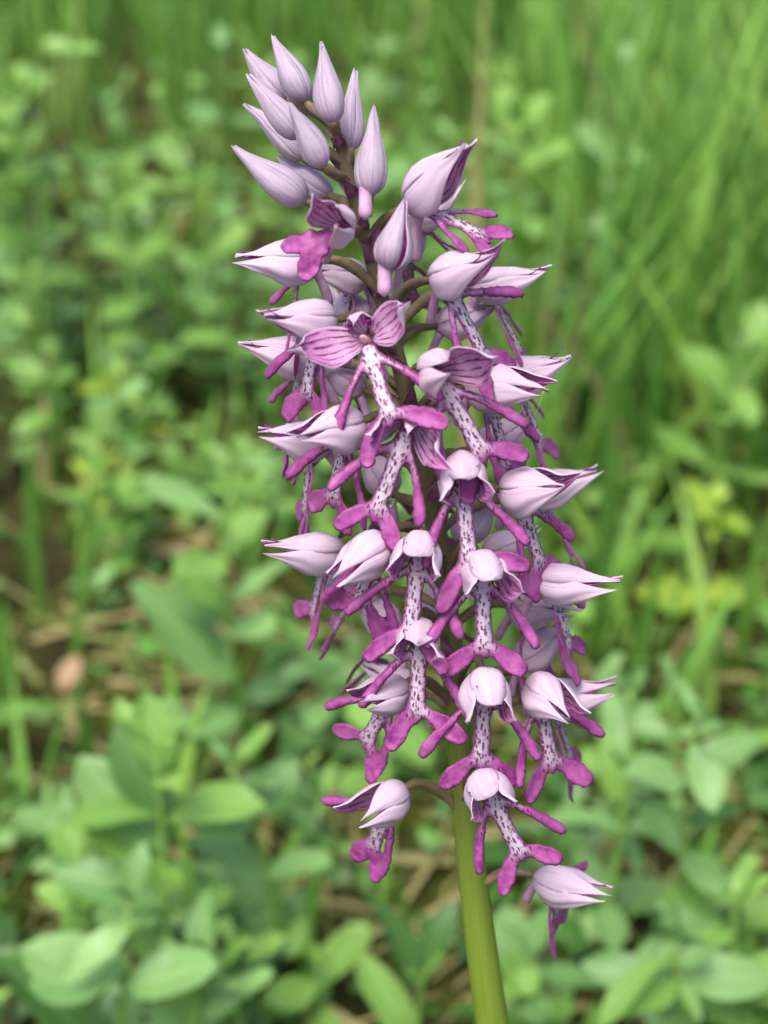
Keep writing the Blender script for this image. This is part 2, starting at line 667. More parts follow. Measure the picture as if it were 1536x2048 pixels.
    for k, key in ((3, 'dL'), (4, 'dR')):
        c = q.get(key, q.get('lcurl', -0.05))
        yo = yo + W[k] * c * (PT[k] ** 2) * ll
    yo = yo + 0.16 * np.sin(1.3 * px + nphase[3]) * np.sin(1.1 * ps + nphase[4]) * (1 - W[0])
    yo = yo - 0.30 * (1 - smooth(0.0, 0.7, dep)) * (W[3] + W[4]) * smooth(.3, .8, PT[3] * W[3] + PT[4] * W[4])
    # bend of the whole lip along its length
    ph0, kap = math.radians(q.get('phi', 16)), math.radians(q.get('kap', -1.2))
    ss = np.linspace(-4, 26, 301)
    ang = ph0 + kap * np.clip(ss, 0, 16)
    dy = -np.sin(ang)
    dz = -np.cos(ang)
    cy = np.concatenate([[0], np.cumsum(dy[:-1] * 0.1)])
    cz = np.concatenate([[0], np.cumsum(dz[:-1] * 0.1)])
    i0 = 40
    cy -= cy[i0]
    cz -= cz[i0]
    Y0, Z0, A0 = np.interp(ps, ss, cy), np.interp(ps, ss, cz), np.interp(ps, ss, ang)
    ny, nz = np.cos(A0), -np.sin(A0)        # the lip's back side
    V, U = [], []
    for sgn, tk in ((-1, T), (1, T * 0.75)):
        off = yo + sgn * tk * prof
        V.append(np.stack([px, Y0 + ny * off, Z0 + nz * off], 1))
        U.append(np.stack([px / 20 + 0.5, ps / 20], 1))
    n = len(px)
    V = np.concatenate(V)
    U = np.concatenate(U)
    F = []
    ii, jj = np.nonzero(keep)
    for a, b in zip(ii, jj):
        p0, p1, p2, p3 = idx[a, b], idx[a, b + 1], idx[a + 1, b + 1], idx[a + 1, b]
        F.append((p0, p3, p2, p1))
        F.append((n + p0, n + p1, n + p2, n + p3))
    # weld the border: back border vertices become the front ones
    F = np.array(F)
    bidx = np.nonzero(border)[0]
    remap = np.arange(2 * n)
    remap[n + bidx] = bidx
    F = remap[F]
    rim = np.concatenate([1 - smooth(0.0, 0.45, dep)] * 2)
    pl = np.concatenate([pale, pale * 0.55])
    V, U, F = list(V), list(U), [tuple(a) for a in F]
    pl, rim, tuft = list(pl), list(rim), [0.0] * len(V)
    cand = np.nonzero((pale > 0.42) & (~border))[0]
    for k in (r.choice(cand, min(len(cand), 46), replace=False) if len(cand) else []):
        dark = 1.0 if r.random() < 0.6 else 0.0
        nv_ = np.array([0.0, -ny[k], -nz[k]]) + r.normal(0, .35, 3) + np.array([0, 0, -.35])
        nv_ /= np.linalg.norm(nv_)
        c0 = V[k] - nv_ * 0.05
        s1 = np.cross(nv_, [0.3, 0.2, 0.9])
        s1 /= np.linalg.norm(s1)
        s2 = np.cross(nv_, s1)
        hgt, rr = r.uniform(.28, .55), r.uniform(.09, .15)
        b0 = len(V)
        for a in (0, 2.09, 4.19):
            V.append(c0 + rr * (math.cos(a) * s1 + math.sin(a) * s2))
        V.append(c0 + nv_ * hgt)
        for _ in range(4):
            U.append(U[k])
            pl.append(1.0)
            rim.append(0.0)
            tuft.append(dark)
        F += [(b0, b0 + 1, b0 + 3), (b0 + 1, b0 + 2, b0 + 3), (b0 + 2, b0, b0 + 3)]
    me = mesh(name, np.array(V) * MM * q.get('lsc', 1.09), F, [M_LIP], np.array(U), None, {'pale': pl, 'rim': rim, 'tuft': tuft})
    return me


def pose(loc, az, tilt, roll, scale):
    M = Matrix.Translation(loc) @ Matrix.Rotation(math.radians(az), 4, 'Z') @ Matrix.Rotation(math.radians(-tilt), 4, 'X') @ \
        Matrix.Rotation(math.radians(-roll), 4, 'Y') @ Matrix.Diagonal((scale, scale, scale, 1))
    return M


NFL = [0]


def stalk_and_bract(fl, Minv, P0, B, backdir, sub, r0=0.62, r1=0.95, seed=0):
    """ovary from the stem to the back of the flower, with its small bract"""
    r = np.random.default_rng(seed)
    d = (B - P0).length
    out = (B - P0)
    stem_up = (stem_at(300) - stem_at(1500)).normalized()
    p1 = P0 + out * 0.28 + stem_up * d * 0.24
    p2 = B + backdir * d * 0.34 + stem_up * d * 0.06
    pts = bezier(P0 - out.normalized() * 0.0008, p1, p2, B, 16)
    rad = np.interp(np.linspace(0, 1, 16), [0, .15, .5, .85, 1], [r0 * 1.1, r0, r1, r0 * 1.1, r0 * 0.9]) * MM * 0.9
    v, f, u = tube(pts, rad, 9, 5.0, 0.12, 3)
    v = [Minv @ Vector(p) for p in v]
    obj('ovary', mesh('ovary', v, f, [M_PED], u), fl)
    # bract: a little pointed scale hugging the ovary's foot
    L = r.uniform(3.6, 5.0) * MM
    dirb = (pts[4] - pts[0]).normalized()
    side = dirb.cross(Vector((0.1, -1, 0.2))).normalized()
    nrm = side.cross(dirb).normalized()
    if nrm.z > 0:
        nrm = -nrm
    V, F = [], []
    for lay in (0, 1):
        for i in range(7):
            t = i / 6
            w = (1.0 * (1 - t ** 2.2) + 0.05) * 0.95 * MM
            for j in range(3):
                s = j - 1
                p = P0 + dirb * (L * t) + nrm * ((0.85 + 0.25 * math.sin(t * 3) - 0.45 * abs(s) * (1 - t * .5) + lay * 0.22) * MM) + side * (w * s)
                V.append(Minv @ p)
    for lay in (0, 1):
        for i in range(6):
            for j in range(2):
                a = lay * 21 + i * 3 + j
                q4 = (a, a + 1, a + 4, a + 3)
                F.append(q4 if lay else q4[::-1])
    for i in range(6):
        for j, fl_ in ((0, 0), (2, 1)):
            a = i * 3 + j
            F.append((a, a + 3, a + 24, a + 21) if not fl_ else (a, a + 21, a + 24, a + 3))
    obj('bract', mesh('bract', V, F, [M_BRACT]), fl)


def flower(px, py, az=0.0, tilt=0.0, roll=0.0, sc=1.0, dz=0.0, hood=None, lip=None, att=70, spur=True, col=True, Lh=11.6, note=None):
    """one open flower; px, py is its throat in the photograph, dz moves it towards (+) the camera in mm"""
    NFL[0] += 1
    sd = 100 + NFL[0] * 7
    r = np.random.default_rng(sd)
    hd = dict(elev=8, R=1.0, flare=0.5, op=0.0, opd=0.0, tipd=0.0, L=Lh, droop=0.0, wid=1.0, lh=56, dh=50, lc=104, ripple=0.3, pw=1.5, tp=0.30, dl=0.97, ll=1.0, tip=48, bell=0.0)
    if abs(az) < 16:
        hd.update(dl=0.70, ll=0.72, tip=88, flare=1.0, ripple=0.8, elev=-2, pw=2.6, tp=0.62, bell=0.62)
    hd.update(hood or {})
    depth = stem_depth(py) - (12.5 * math.cos(math.radians(az)) + dz) * MM
    M = pose(at(px, py, depth), az, tilt, roll, sc)
    fl = bpy.data.objects.new('flower', None)
    COL.objects.link(fl)
    fl.empty_display_size = 0.004
    fl.parent = orchid
    fl.matrix_local = OINV @ M
    Minv = M.inverted()
    el = math.radians(hd['elev'])
    R, L = hd['R'] * r.uniform(.80, .94), hd['L'] * r.uniform(.90, 1.06)
    el += math.radians(r.uniform(-8, 8))
    B = (0.0, 2.9, 1.9)
    g = lambda s: r.uniform(-s, s)
    upt = hd.get('up', r.uniform(0.3, 2.0)) * (0.3 if abs(az) < 16 else 1.0)
    dors = hood_axis(L * (hd['dl'] + g(.04)), el, B, R * 1.03, hd['flare'] * (0.4 + g(.3)), hd['opd'], 1.0, hd['droop'], hd['wid'], hd['bell'], upt * r.uniform(.5, 1.3))
    obj('sepal', sepal_mesh('sepal', dors, 0.0, math.radians(hd['dh']), hd['tp'], ripple=hd['ripple'], seed=sd, pw=hd['pw'], fold=0.42), fl)
    for sg, key in ((-1, 'L'), (1, 'R')):
        opn = hd.get('op' + key, hd['op']) + (r.uniform(0, .09) if abs(az) > 16 else 0.0)
        tipa = min(hd['tip'] + 110 * max(0.0, opn), 92)

        def centre(t, k, sg=sg, tipa=tipa):
            return sg * math.radians(max(tipa + (hd['lc'] - tipa) * (1 - t), (hd['dh'] + hd['lh']) * k - 5) if t > 0.05 else hd['lc'])
        ax = hood_axis(L * (hd['ll'] + g(.05)), el, B, R * 0.98, hd['flare'] * (1 + g(.5)), hd.get('op' + key, hd['op']), 1.0, hd['droop'], hd['wid'], hd['bell'], upt * r.uniform(.5, 1.3))
        obj('sepal', sepal_mesh('sepal', ax, centre, math.radians(hd['lh']), hd['tp'], ripple=hd['ripple'], seed=sd + 3 + sg, pw=hd['pw'], fold=0.42), fl)
        pt = hood_axis(L * (0.9 if abs(az) > 16 else 0.44), el, B, R * 0.84, 0.9 + g(.4), hd['op'] * 0.5, 0.0, hd['droop'], hd['wid'], hd['bell'], upt * r.uniform(.5, 1.3))
        obj('petal', sepal_mesh('petal', pt, sg * math.radians(40 + g(5)), math.radians(17), 0.25, nt=11, nv=5, thick=0.18,
                                mats=[M_PET, M_PET, M_PET], seed=sd + 9 + sg, pw=1.3), fl)
    lp = dict(lip or {})
    if lp.get('st', 1) > 0:
        for k, s in (('aL', 5), ('aR', 5), ('bL', 6), ('bR', 6), ('phi', 3), ('kap', .4)):
            dflt = dict(aL=33, aR=33, bL=50, bR=50, phi=16, kap=-0.8)[k]
            lp.setdefault(k, dflt + g(s))
        for k in ('cL', 'cR', 'dL', 'dR'):
            lp.setdefault(k, g(.12) - (.08 if k[0] == 'c' else .04))
        if abs(az) < 30:
            lp['phi'] += 11
        obj('lip', lip_mesh('lip', lp, sd + 20), fl)
    if spur:
        p0, dd = Vector((0, 2.4, 0.2)), Vector((g(.12), 0.45 + g(.15), -0.85))
        path = bezier(p0 - dd * 0.5, p0 + dd * 2, p0 + dd * 4 + Vector((0, -.2, 0)), p0 + dd * 6.2 + Vector((g(.5), -.7, 0)), 12)
        rad = np.interp(np.linspace(0, 1, 12), [0, .2, .6, .9, .97, 1], [.9, .66, .68, .72, .5, .15])
        v, f, u = tube(path, rad, 9)
        obj('spur', mesh('spur', [p * MM for p in np.array(v)], f, [M_SPUR], u), fl)
    if col:
        path = [Vector((0, 3.0, 1.0)), Vector((0, 2.2, 1.5)), Vector((0, 1.2, 2.0)), Vector((0, .4, 2.5)), Vector((0, -.2, 2.9))]
        v, f, u = tube(path, [.45, .55, .58, .5, .2], 9)
        obj('column', mesh('column', [p * MM for p in np.array(v)], f, [M_COLUMN], u), fl)
    Bw = M @ Vector((0, 2.8 * MM, 1.9 * MM))
    bd = (M.to_3x3() @ Vector((0, math.cos(el), -math.sin(el)))).normalized()
    pyB = project(Bw)[1]
    stalk_and_bract(fl, Minv, stem_at(pyB + att), Bw, bd, None, seed=sd + 50)
    return fl


def bud(bx, by, tx, ty, w, dz=0.0, tz=0.0, roll=0.0, att=45, tone=0, sc_open=0.0, spur=0.0, dark=0.0):
    """closed bud from its foot (bx, by) to its tip (tx, ty), w pixels wide"""
    NFL[0] += 1
    sd = 100 + NFL[0] * 7
    dep = stem_depth(by) - dz * MM
    P, Q = at(bx, by, dep), at(tx, ty, dep - tz * MM)
    L = (Q - P).length / MM
    R = (w * 0.46 * K * dep / MM) / 2.95
    z = (Q - P).normalized()
    x = z.cross(FWD).normalized()
    y = z.cross(x)
    M = Matrix.Translation(P) @ Matrix((x, y, z)).transposed().to_4x4() @ Matrix.Rotation(math.radians(roll), 4, 'Z')
    fl = bpy.data.objects.new('flower_bud', None)
    COL.objects.link(fl)
    fl.empty_display_size = 0.004
    fl.parent = orchid
    fl.matrix_local = OINV @ M
    Minv = M.inverted()
    r = np.random.default_rng(sd)
    sway = r.uniform(-1.0, 1.0)

    def axis(k, gap):
        off = math.radians(120 * k)

        def fn(t, th, vv):
            rr = np.interp(t, BT, BR) * R * (1 - 0.07 * abs(vv) ** 5)
            rr += gap * max(0, t - .2) * L
            rr += 0.25 * max(0, t - .86) * 5 * (0.2 * k)
            c, s = math.cos(th), math.sin(th)
            p = [rr * c + sway * (t - t * t) * 2.0, rr * s * 0.94, L * t * (1 - 0.03 * k)]
            return p, (c, s, 0.1)
        return fn
    for k in range(3):
        gap = sc_open if k == 0 else 0.0
        m = [M_BUD, M_BUD, M_BUD] if tone == 0 and not dark else [M_BUD, M_IN, M_RIM] if dark else [M_SEP, M_IN, M_RIM]
        if dark and k == 0:
            hw = 50
        else:
            hw = 61.5
        obj('sepal', sepal_mesh('sepal', axis(k, gap), math.radians(120 * k - (61.5 - hw)), math.radians(hw), 0.82, nt=19, nv=11, thick=0.25, mats=m,
                                ripple=0.12, seed=sd + k, pw=2.2, fold=0.28), fl)
    if dark:
        def inner(t, th, vv):
            rr = np.interp(t, BT, BR) * R * 0.84
            c, s = math.cos(th), math.sin(th)
            return [rr * c + sway * (t - t * t) * 2, rr * s * 0.94, L * t * 0.95], (c, s, 0.1)
        for a in (-55, 55):
            obj('petal', sepal_mesh('petal', inner, math.radians(a), math.radians(50), 0.7, nt=12, nv=7, thick=0.2, mats=[M_PET, M_PET, M_PET], seed=sd), fl)
    if spur:
        dwn = (Minv.to_3x3() @ (-UPV)).normalized()
        p0 = Vector((0, -0.9 * R, 0.9))
        path = [p0 + dwn * s for s in np.linspace(-0.6, spur, 10)]
        rad = np.interp(np.linspace(0, 1, 10), [0, .3, .85, .96, 1], [1.0, .95, 1.05, .7, .2]) * 0.95
        v, f, u = tube(path, rad, 9)
        obj('spur', mesh('spur', [p * MM for p in np.array(v)], f, [M_SPUR], u), fl)
    stalk_and_bract(fl, Minv, stem_at(by + att), M @ Vector((0, 0, 0.5 * MM)), -z, None, 0.6, 0.8, sd + 5)
    return fl


# --- buds at the tip of the spike
bud(575, 200, 487, 97, 66, dz=-9, tz=-2, roll=20, att=80)
bud(612, 206, 543, 68, 70, dz=-3, tz=0, roll=70, att=60)
bud(668, 246, 643, 82, 66, dz=6, tz=0, roll=10, att=40)
bud(702, 300, 711, 136, 60, dz=0, tz=-2, roll=50, att=50)
bud(600, 276, 494, 146, 68, dz=2, tz=1, roll=35, att=60)
bud(607, 318, 488, 206, 64, dz=-7, tz=-3, roll=0, att=70)
bud(648, 334, 576, 202, 66, dz=9, tz=3, roll=75, att=50)
bud(741, 391, 748, 206, 76, dz=8, tz=1, roll=95, att=60, spur=4.2)
bud(612, 404, 463, 290, 80, dz=4, tz=1, roll=60, att=40)
bud(660, 392, 555, 310, 62, dz=-6, tz=-4, roll=15, att=50)
bud(778, 540, 810, 396, 92, dz=13, tz=2, roll=80, att=45, spur=4.6, dark=1.0, sc_open=0.0)

# --- open flowers, from the top of the spike down
flower(648, 478, az=-30, tilt=16, roll=-38, sc=0.95, dz=3, hood=dict(opL=.34, opR=.16, op=.2, opd=.16, L=9.0, tip=80), lip=dict(palef=.2, st=1.6, al=1.2, ll=3.9, phi=48, kap=-3, bL=34, bR=30, lw=1.05, dL=.3, dR=.3), att=60)
flower(598, 548, az=-84, tilt=2, dz=2, hood=dict(op=0.0, elev=2), lip=dict(phi=6, aL=42, cL=-.3), att=80)
flower(705, 575, az=-70, tilt=5, sc=.85, dz=-12, lip=dict(phi=10), att=70)
flower(868, 428, az=62, tilt=26, roll=4, sc=1.1, dz=2, hood=dict(L=13.0, elev=12), lip=dict(phi=58, kap=-3.6, al=6.2, st=5.6, ll=4.2, lw=.8), att=85)
flower(845, 455, az=120, tilt=6, sc=.95, lip=dict(phi=40), att=90)
flower(808, 520, az=160, tilt=6, sc=.95, lip=dict(phi=25), att=90)
flower(905, 592, az=52, tilt=8, roll=8, sc=1.02, dz=2, hood=dict(opL=.0, opR=.12, flare=.6), lip=dict(phi=24, aR=60, aL=25, bL=40, bR=55), att=90)
flower(985, 598, az=82, tilt=8, dz=-10, hood=dict(op=.05), lip=dict(phi=22), att=110)
flower(905, 668, az=110, tilt=0, sc=.9, dz=-6, lip=dict(phi=20), att=60)
flower(632, 680, az=-50, tilt=2, roll=-2, sc=1.05, dz=3, hood=dict(opL=.10, opR=.0), lip=dict(st=6.6, phi=12, aL=44, aR=20, bL=30, bR=65, ll=5), att=40)
flower(600, 752, az=-78, tilt=2, sc=1.05, dz=-6, hood=dict(op=.02), lip=dict(phi=14, aL=42, aR=25), att=70)
flower(740, 712, az=-6, tilt=12, roll=24, sc=1.0, dz=3, hood=dict(opL=1.15, opR=1.1, opd=.0, L=8.2, flare=.2, ll=1.0, dl=.7, pw=1.0, tp=.2, tip=60, elev=20, bell=0), lip=dict(st=7.6, phi=20, aL=38, aR=38, bL=52, bR=72, ll=6.6), att=60)
flower(893, 782, az=24, tilt=6, roll=20, sc=1.02, dz=4, hood=dict(opL=.04, opR=.46, opd=.12, flare=.5, ll=1.08, dl=.85, L=11), lip=dict(st=8.2, phi=22, aL=34, aR=36, bL=52, bR=58, ll=5.8), att=60)
flower(975, 798, az=58, tilt=4, roll=6, sc=1.08, dz=-3, hood=dict(opL=.06, opR=.16), lip=dict(phi=16, aL=20, aR=30), att=80)
flower(1040, 785, az=80, tilt=4, sc=1.0, dz=-10, hood=dict(op=.05), lip=dict(phi=22, aR=40), att=100)
flower(805, 885, az=-8, tilt=4, roll=-18, sc=1.0, dz=3, hood=dict(opL=.5, opR=.6, R=.95, ll=.9, pw=1.1, tp=.25, bell=0, elev=6), lip=dict(st=8.6, phi=18, aL=38, aR=30, bL=52, bR=42), att=60)
flower(688, 884, az=-48, tilt=0, roll=-6, sc=1.05, dz=4, hood=dict(opL=.12, opR=0.0), lip=dict(st=7.6, phi=10, aL=40, aR=36, bL=48, bR=50, ll=5), att=60)
flower(625, 915, az=-76, tilt=0, roll=-4, sc=1.0, dz=-5, hood=dict(op=.05), lip=dict(phi=12, aL=36), att=80)
flower(925, 975, az=4, tilt=0, roll=4, sc=1.0, dz=4, hood=dict(op=.03, flare=.9, ripple=.5), lip=dict(st=9.2, phi=20, aL=30, aR=40, bL=36, bR=98, ll=6.2), att=70)
flower(1045, 1018, az=50, tilt=2, roll=8, sc=1.08, dz=2, hood=dict(opL=.02, opR=.2, flare=.7), lip=dict(st=7.6, phi=18, aL=18, aR=34, bL=36, bR=40, ll=4.8), att=70)
flower(1090, 1010, az=95, tilt=6, sc=1.0, dz=-10, lip=dict(phi=24), att=90)
flower(738, 1125, az=-36, tilt=-6, roll=-12, sc=1.08, dz=4, hood=dict(op=.03, flare=.6, droop=.06), lip=dict(st=5.6, phi=8, aL=20, aR=30, bL=45, bR=55), att=40)
flower(652, 1128, az=-72, tilt=0, roll=-8, sc=1.0, dz=-3, hood=dict(op=.04), lip=dict(phi=14, aL=50, aR=14, ll=5), att=70)
flower(715, 1190, az=-100, tilt=0, roll=-10, sc=.95, dz=-6, lip=dict(phi=30, ll=4.8), att=60)
flower(835, 1132, az=-6, tilt=2, roll=-4, sc=1.0, dz=4, hood=dict(opL=.18, opR=.04, flare=.9, ripple=.5), lip=dict(st=8.2, phi=18, aL=46, aR=32, bL=56, bR=50, ll=6.2), att=60)
flower(965, 1165, az=8, tilt=0, roll=-2, sc=1.0, dz=4, hood=dict(opL=.02, opR=.2, flare=.8, ripple=.5), lip=dict(st=8.0, phi=18, aL=42, aR=38, bL=62, bR=56), att=60)
flower(1105, 1188, az=70, tilt=2, roll=4, sc=1.1, dz=0, hood=dict(op=.02, flare=.7), lip=dict(st=8, phi=18, aL=10, aR=40, bL=30, ll=5), att=60)
flower(1050, 1245, az=62, tilt=-4, sc=1.0, dz=-12, lip=dict(phi=22), att=60)
flower(838, 1298, az=-4, tilt=0, roll=0, sc=1.0, dz=3, hood=dict(opL=.16, opR=.04, R=.92, flare=.8), lip=dict(st=8.0, phi=16, aL=42, aR=36, bL=34, bR=66, ll=6.4), att=60)
flower(775, 1405, az=-42, tilt=2, roll=-18, sc=1.0, dz=0, hood=dict(opL=.2, opR=.04), lip=dict(st=7.4, phi=14, aL=44, aR=18, bL=66, bR=44, ll=5.8), att=60)
flower(815, 1400, az=-110, tilt=0, sc=1.0, dz=-4, lip=dict(phi=20), att=60)
flower(968, 1395, az=6, tilt=-4, roll=-4, sc=1.02, dz=4, hood=dict(op=.04, flare=.8, ripple=.5), lip=dict(st=8.0, phi=14, aL=44, aR=42, bL=58, bR=54, ll=6.0), att=60)
flower(1082, 1408, az=24, tilt=0, roll=2, sc=1.02, dz=0, hood=dict(opL=.0, opR=.22, flare=.6), lip=dict(st=7.8, phi=14, aL=30, aR=46, bL=50, bR=50, ll=5.6), att=60)
flower(1110, 1425, az=80, tilt=0, sc=1.0, dz=-6, hood=dict(op=.05), lip=dict(phi=20), att=60)
flower(778, 1618, az=-38, tilt=2, roll=-14, sc=1.0, dz=-2, hood=dict(opL=.3, opR=.02), lip=dict(st=7.0, phi=12, aL=54, aR=12, bL=24, bR=30, ll=5), att=60)
flower(985, 1598, az=10, tilt=0, roll=24, sc=1.0, dz=3, hood=dict(op=.05, flare=.8, ripple=.4), lip=dict(st=8.2, phi=14, aL=34, aR=34, bL=50, bR=62, ll=5.4), att=50)
flower(1105, 1780, az=66, tilt=-4, roll=14, sc=1.06, dz=-2, hood=dict(op=.04, flare=.5), lip=dict(st=6, phi=10, aL=20, aR=50, bL=20, bR=30, ll=4.6), att=40)

# flowers on the far side of the spike, seen in the gaps
for px, py, az, sc_ in ((700, 790, -128, .95), (768, 985, -150, .95), (985, 905, 128, .95), (935, 1085, 150, .95), (995, 1120, 112, .9), (775, 1262, -132, .95),
                        (872, 1236, 165, .9), (1055, 1335, 125, .95), (880, 1010, 175, .9), (715, 655, -150, .9)):
    flower(px, py, az=az, tilt=2, sc=sc_, dz=0, lip=dict(phi=20), att=60)

# ------------------------------------------------------------------ the setting: ground with moss and litter
def mat_ground():
    t = NT('soil_moss_and_litter')
    tc = t.new('ShaderNodeTexCoord')
    ob = tc.outputs['Object']
    big = t.noise(ob, 9.0, 4.0, 0.6)
    mid = t.noise(ob, 42.0, 5.0, 0.65)
    fine = t.noise(ob, 260.0, 4.0, 0.7)
    soil = t.mix(t.ramp(mid, 0.3, 0.7), srgb(34, 28, 20), srgb(66, 54, 39))
    soil = t.mix(t.ramp(fine, 0.55, 0.75), soil, srgb(108, 90, 67))
    moss = t.mix(t.ramp(fine, 0.3, 0.7), srgb(46, 56, 16), srgb(84, 88, 30))
    c = t.mix(t.ramp(t.math('ADD', t.math('MULTIPLY', big, 0.7), t.math('MULTIPLY', mid, 0.35)), 0.40, 0.58), soil, moss)
    t.bump(t.math('ADD', mid, t.math('MULTIPLY', fine, 0.6)), 0.8, 0.006)
    return t.finish(c, 0.9, 0.0, None, 0.2)


M_GROUND = mat_ground()


def hfield(x, y):
    return (0.004 * np.sin(23 * x + 1.3) * np.sin(19 * y + 0.4) + 0.003 * np.sin(51 * x + 37 * y) + 0.002 * np.sin(90 * y - 70 * x + 2)) * \
        np.exp(-np.maximum(0, np.hypot(x, y) - 2.5) * 0.2)


ax = np.concatenate([-np.geomspace(60, 1.3, 14), np.linspace(-1.2, 1.2, 100), np.geomspace(1.3, 60, 14)])
ay = np.concatenate([-np.geomspace(40, 0.9, 10), np.linspace(-0.8, 2.6, 130), np.geomspace(2.7, 120, 16)])
GX, GY = np.meshgrid(ax, ay)
GZ = hfield(GX, GY)
nx_, ny_ = len(ax), len(ay)
gv = np.stack([GX.ravel(), GY.ravel(), GZ.ravel()], 1)
gf = [(j * nx_ + i, j * nx_ + i + 1, (j + 1) * nx_ + i + 1, (j + 1) * nx_ + i) for j in range(ny_ - 1) for i in range(nx_ - 1)]
g_ = obj('ground', mesh('ground', gv, gf, [M_GROUND]))
tag(g_, 'dark woodland soil with olive moss and bits of dry litter', 'ground', kind='structure')

# ------------------------------------------------------------------ leaves
M_OVAL = mat_leaf('leaf_blue_green', srgb(92, 138, 72), srgb(144, 186, 112), srgb(160, 196, 130))
M_FRESH = mat_leaf('leaf_fresh_green', srgb(96, 144, 58), srgb(142, 184, 90), srgb(158, 194, 112))
M_YEL = mat_leaf('leaf_yellow_green', srgb(132, 168, 46), srgb(172, 198, 78), srgb(190, 210, 120))
M_DEEP = mat_leaf('leaf_deep_green', srgb(52, 94, 40), srgb(88, 130, 64), srgb(118, 154, 92))
M_HSTEM = mat_simple('herb_stem', srgb(112, 152, 66), srgb(136, 170, 90), 200, 0.5, 0.0)
M_TWIG = mat_simple('dry_stalk', srgb(150, 132, 100), srgb(112, 94, 72), 200, 0.7, 0.0)
M_DEAD = mat_leaf('dead_leaf_brown', srgb(140, 104, 78), srgb(176, 146, 116), srgb(190, 164, 130), 0.15, 0.7)


def leaf_mesh(name, mat, width, shape, fold, droop, seed, nl=9, nw=7):
    r = np.random.default_rng(seed)
    V, U, F = [], [], []
    tw = r.uniform(-.25, .25)
    ph = r.uniform(0, 6)
    for i in range(nl):
        t = i / (nl - 1)
        if shape == 'oval':
            w = (1 - abs(2 * min(1.0, 0.02 + 0.975 * t ** 0.9) - 1) ** 2.3) ** 0.55 * float(0.55 + 0.45 * smooth(0, .45, t))
        elif shape == 'round':
            w = math.sin(math.pi * (0.03 + 0.96 * t)) ** 0.5
        elif shape == 'lance':
            w = math.sin(math.pi * (t * 0.97 + 0.02) ** 0.7) ** 1.0
        else:   # lobed
            w = math.sin(math.pi * (0.05 + 0.93 * t) ** 0.75) ** 0.8 * (1 + 0.34 * math.cos(t * 15.0))
        w *= width
        for j in range(nw):
            s = -1 + 2 * j / (nw - 1)
            z = fold * abs(s) ** 1.3 * w - droop * t * t + 0.03 * math.sin(7 * t + ph + 2 * s) * abs(s) + 0.02 * math.sin(5 * t + ph)
            x = s * w + 0.05 * math.sin(2.5 * t + ph)
            a = tw * t
            V.append((x * math.cos(a) - z * math.sin(a), t, x * math.sin(a) + z * math.cos(a)))
            U.append((0.5 + 0.5 * s, t))
    for i in range(nl - 1):
        for j in range(nw - 1):
            a = i * nw + j
            F.append((a, a + 1, a + nw + 1, a + nw))
    return mesh(name, V, F, [mat], U)


def leaf_set(mat, width, shape, seed):
    return [leaf_mesh('leaf', mat, width * (1 + 0.12 * math.sin(k * 2.1)), shape, 0.10 + 0.22 * ((k * 37) % 5) / 5, (0.02, 0.12, 0.25, 0.35, 0.08)[k % 5], seed + k)
            for k in range(5)]


LEAVES = {
    'oval': leaf_set(M_OVAL, 0.25, 'oval', 10), 'fresh': leaf_set(M_FRESH, 0.24, 'oval', 20), 'deep': leaf_set(M_DEEP, 0.26, 'oval', 30),
    'round': leaf_set(M_FRESH, 0.38, 'round', 40), 'yellow': leaf_set(M_YEL, 0.32, 'lobed', 50), 'lance': leaf_set(M_FRESH, 0.13, 'lance', 60),
    'bluer': leaf_set(M_OVAL, 0.36, 'round', 70), 'dead': leaf_set(M_DEAD, 0.26, 'oval', 80),
}


def put_leaf(parent, A, T, kind, r, wide=1.0, roll=None, name='leaf'):
    """a leaf from its foot A to its tip T (world)"""
    y = T - A
    L = y.length
    y.normalize()
    up = Vector((r.uniform(-.35, .35), r.uniform(-.5, .2), 1.0)).normalized()
    if abs(y.dot(up)) > 0.9:
        up = Vector((r.uniform(-.4, .4), -1, 0.3)).normalized()
    x = y.cross(up).normalized()
    z = x.cross(y)
    M = Matrix((x * L * wide, y * L, z * L)).transposed().to_4x4()
    if roll:
        M = M @ Matrix.Rotation(roll, 4, 'Y')
    M.translation = A - Vector(parent.location)
    ls = LEAVES[kind]
    return obj(name, ls[r.integers(len(ls))], parent, M)


def herb_root(name, top, lean, h, stem_r, r, mat=None):
    base = Vector((top.x - lean[0], top.y - lean[1], 0.0))
    e = bpy.data.objects.new(name, None)
    COL.objects.link(e)
    e.location = base
    e.empty_display_size = 0.01
    mid = (base + top) * 0.5 + Vector((r.uniform(-.12, .12) * h, r.uniform(-.12, .12) * h, 0.1 * h))
    pts = bezier(base + Vector((0, 0, -0.004)), base.lerp(mid, .7), mid.lerp(top, .4), top, 9)
    v, f, u = tube(pts, np.linspace(stem_r, stem_r * 0.55, 9), 6)
    v = [Vector(p) - base for p in v]
    obj('stem', mesh('stem', v, f, [mat or M_HSTEM], u), e)
    return e, pts


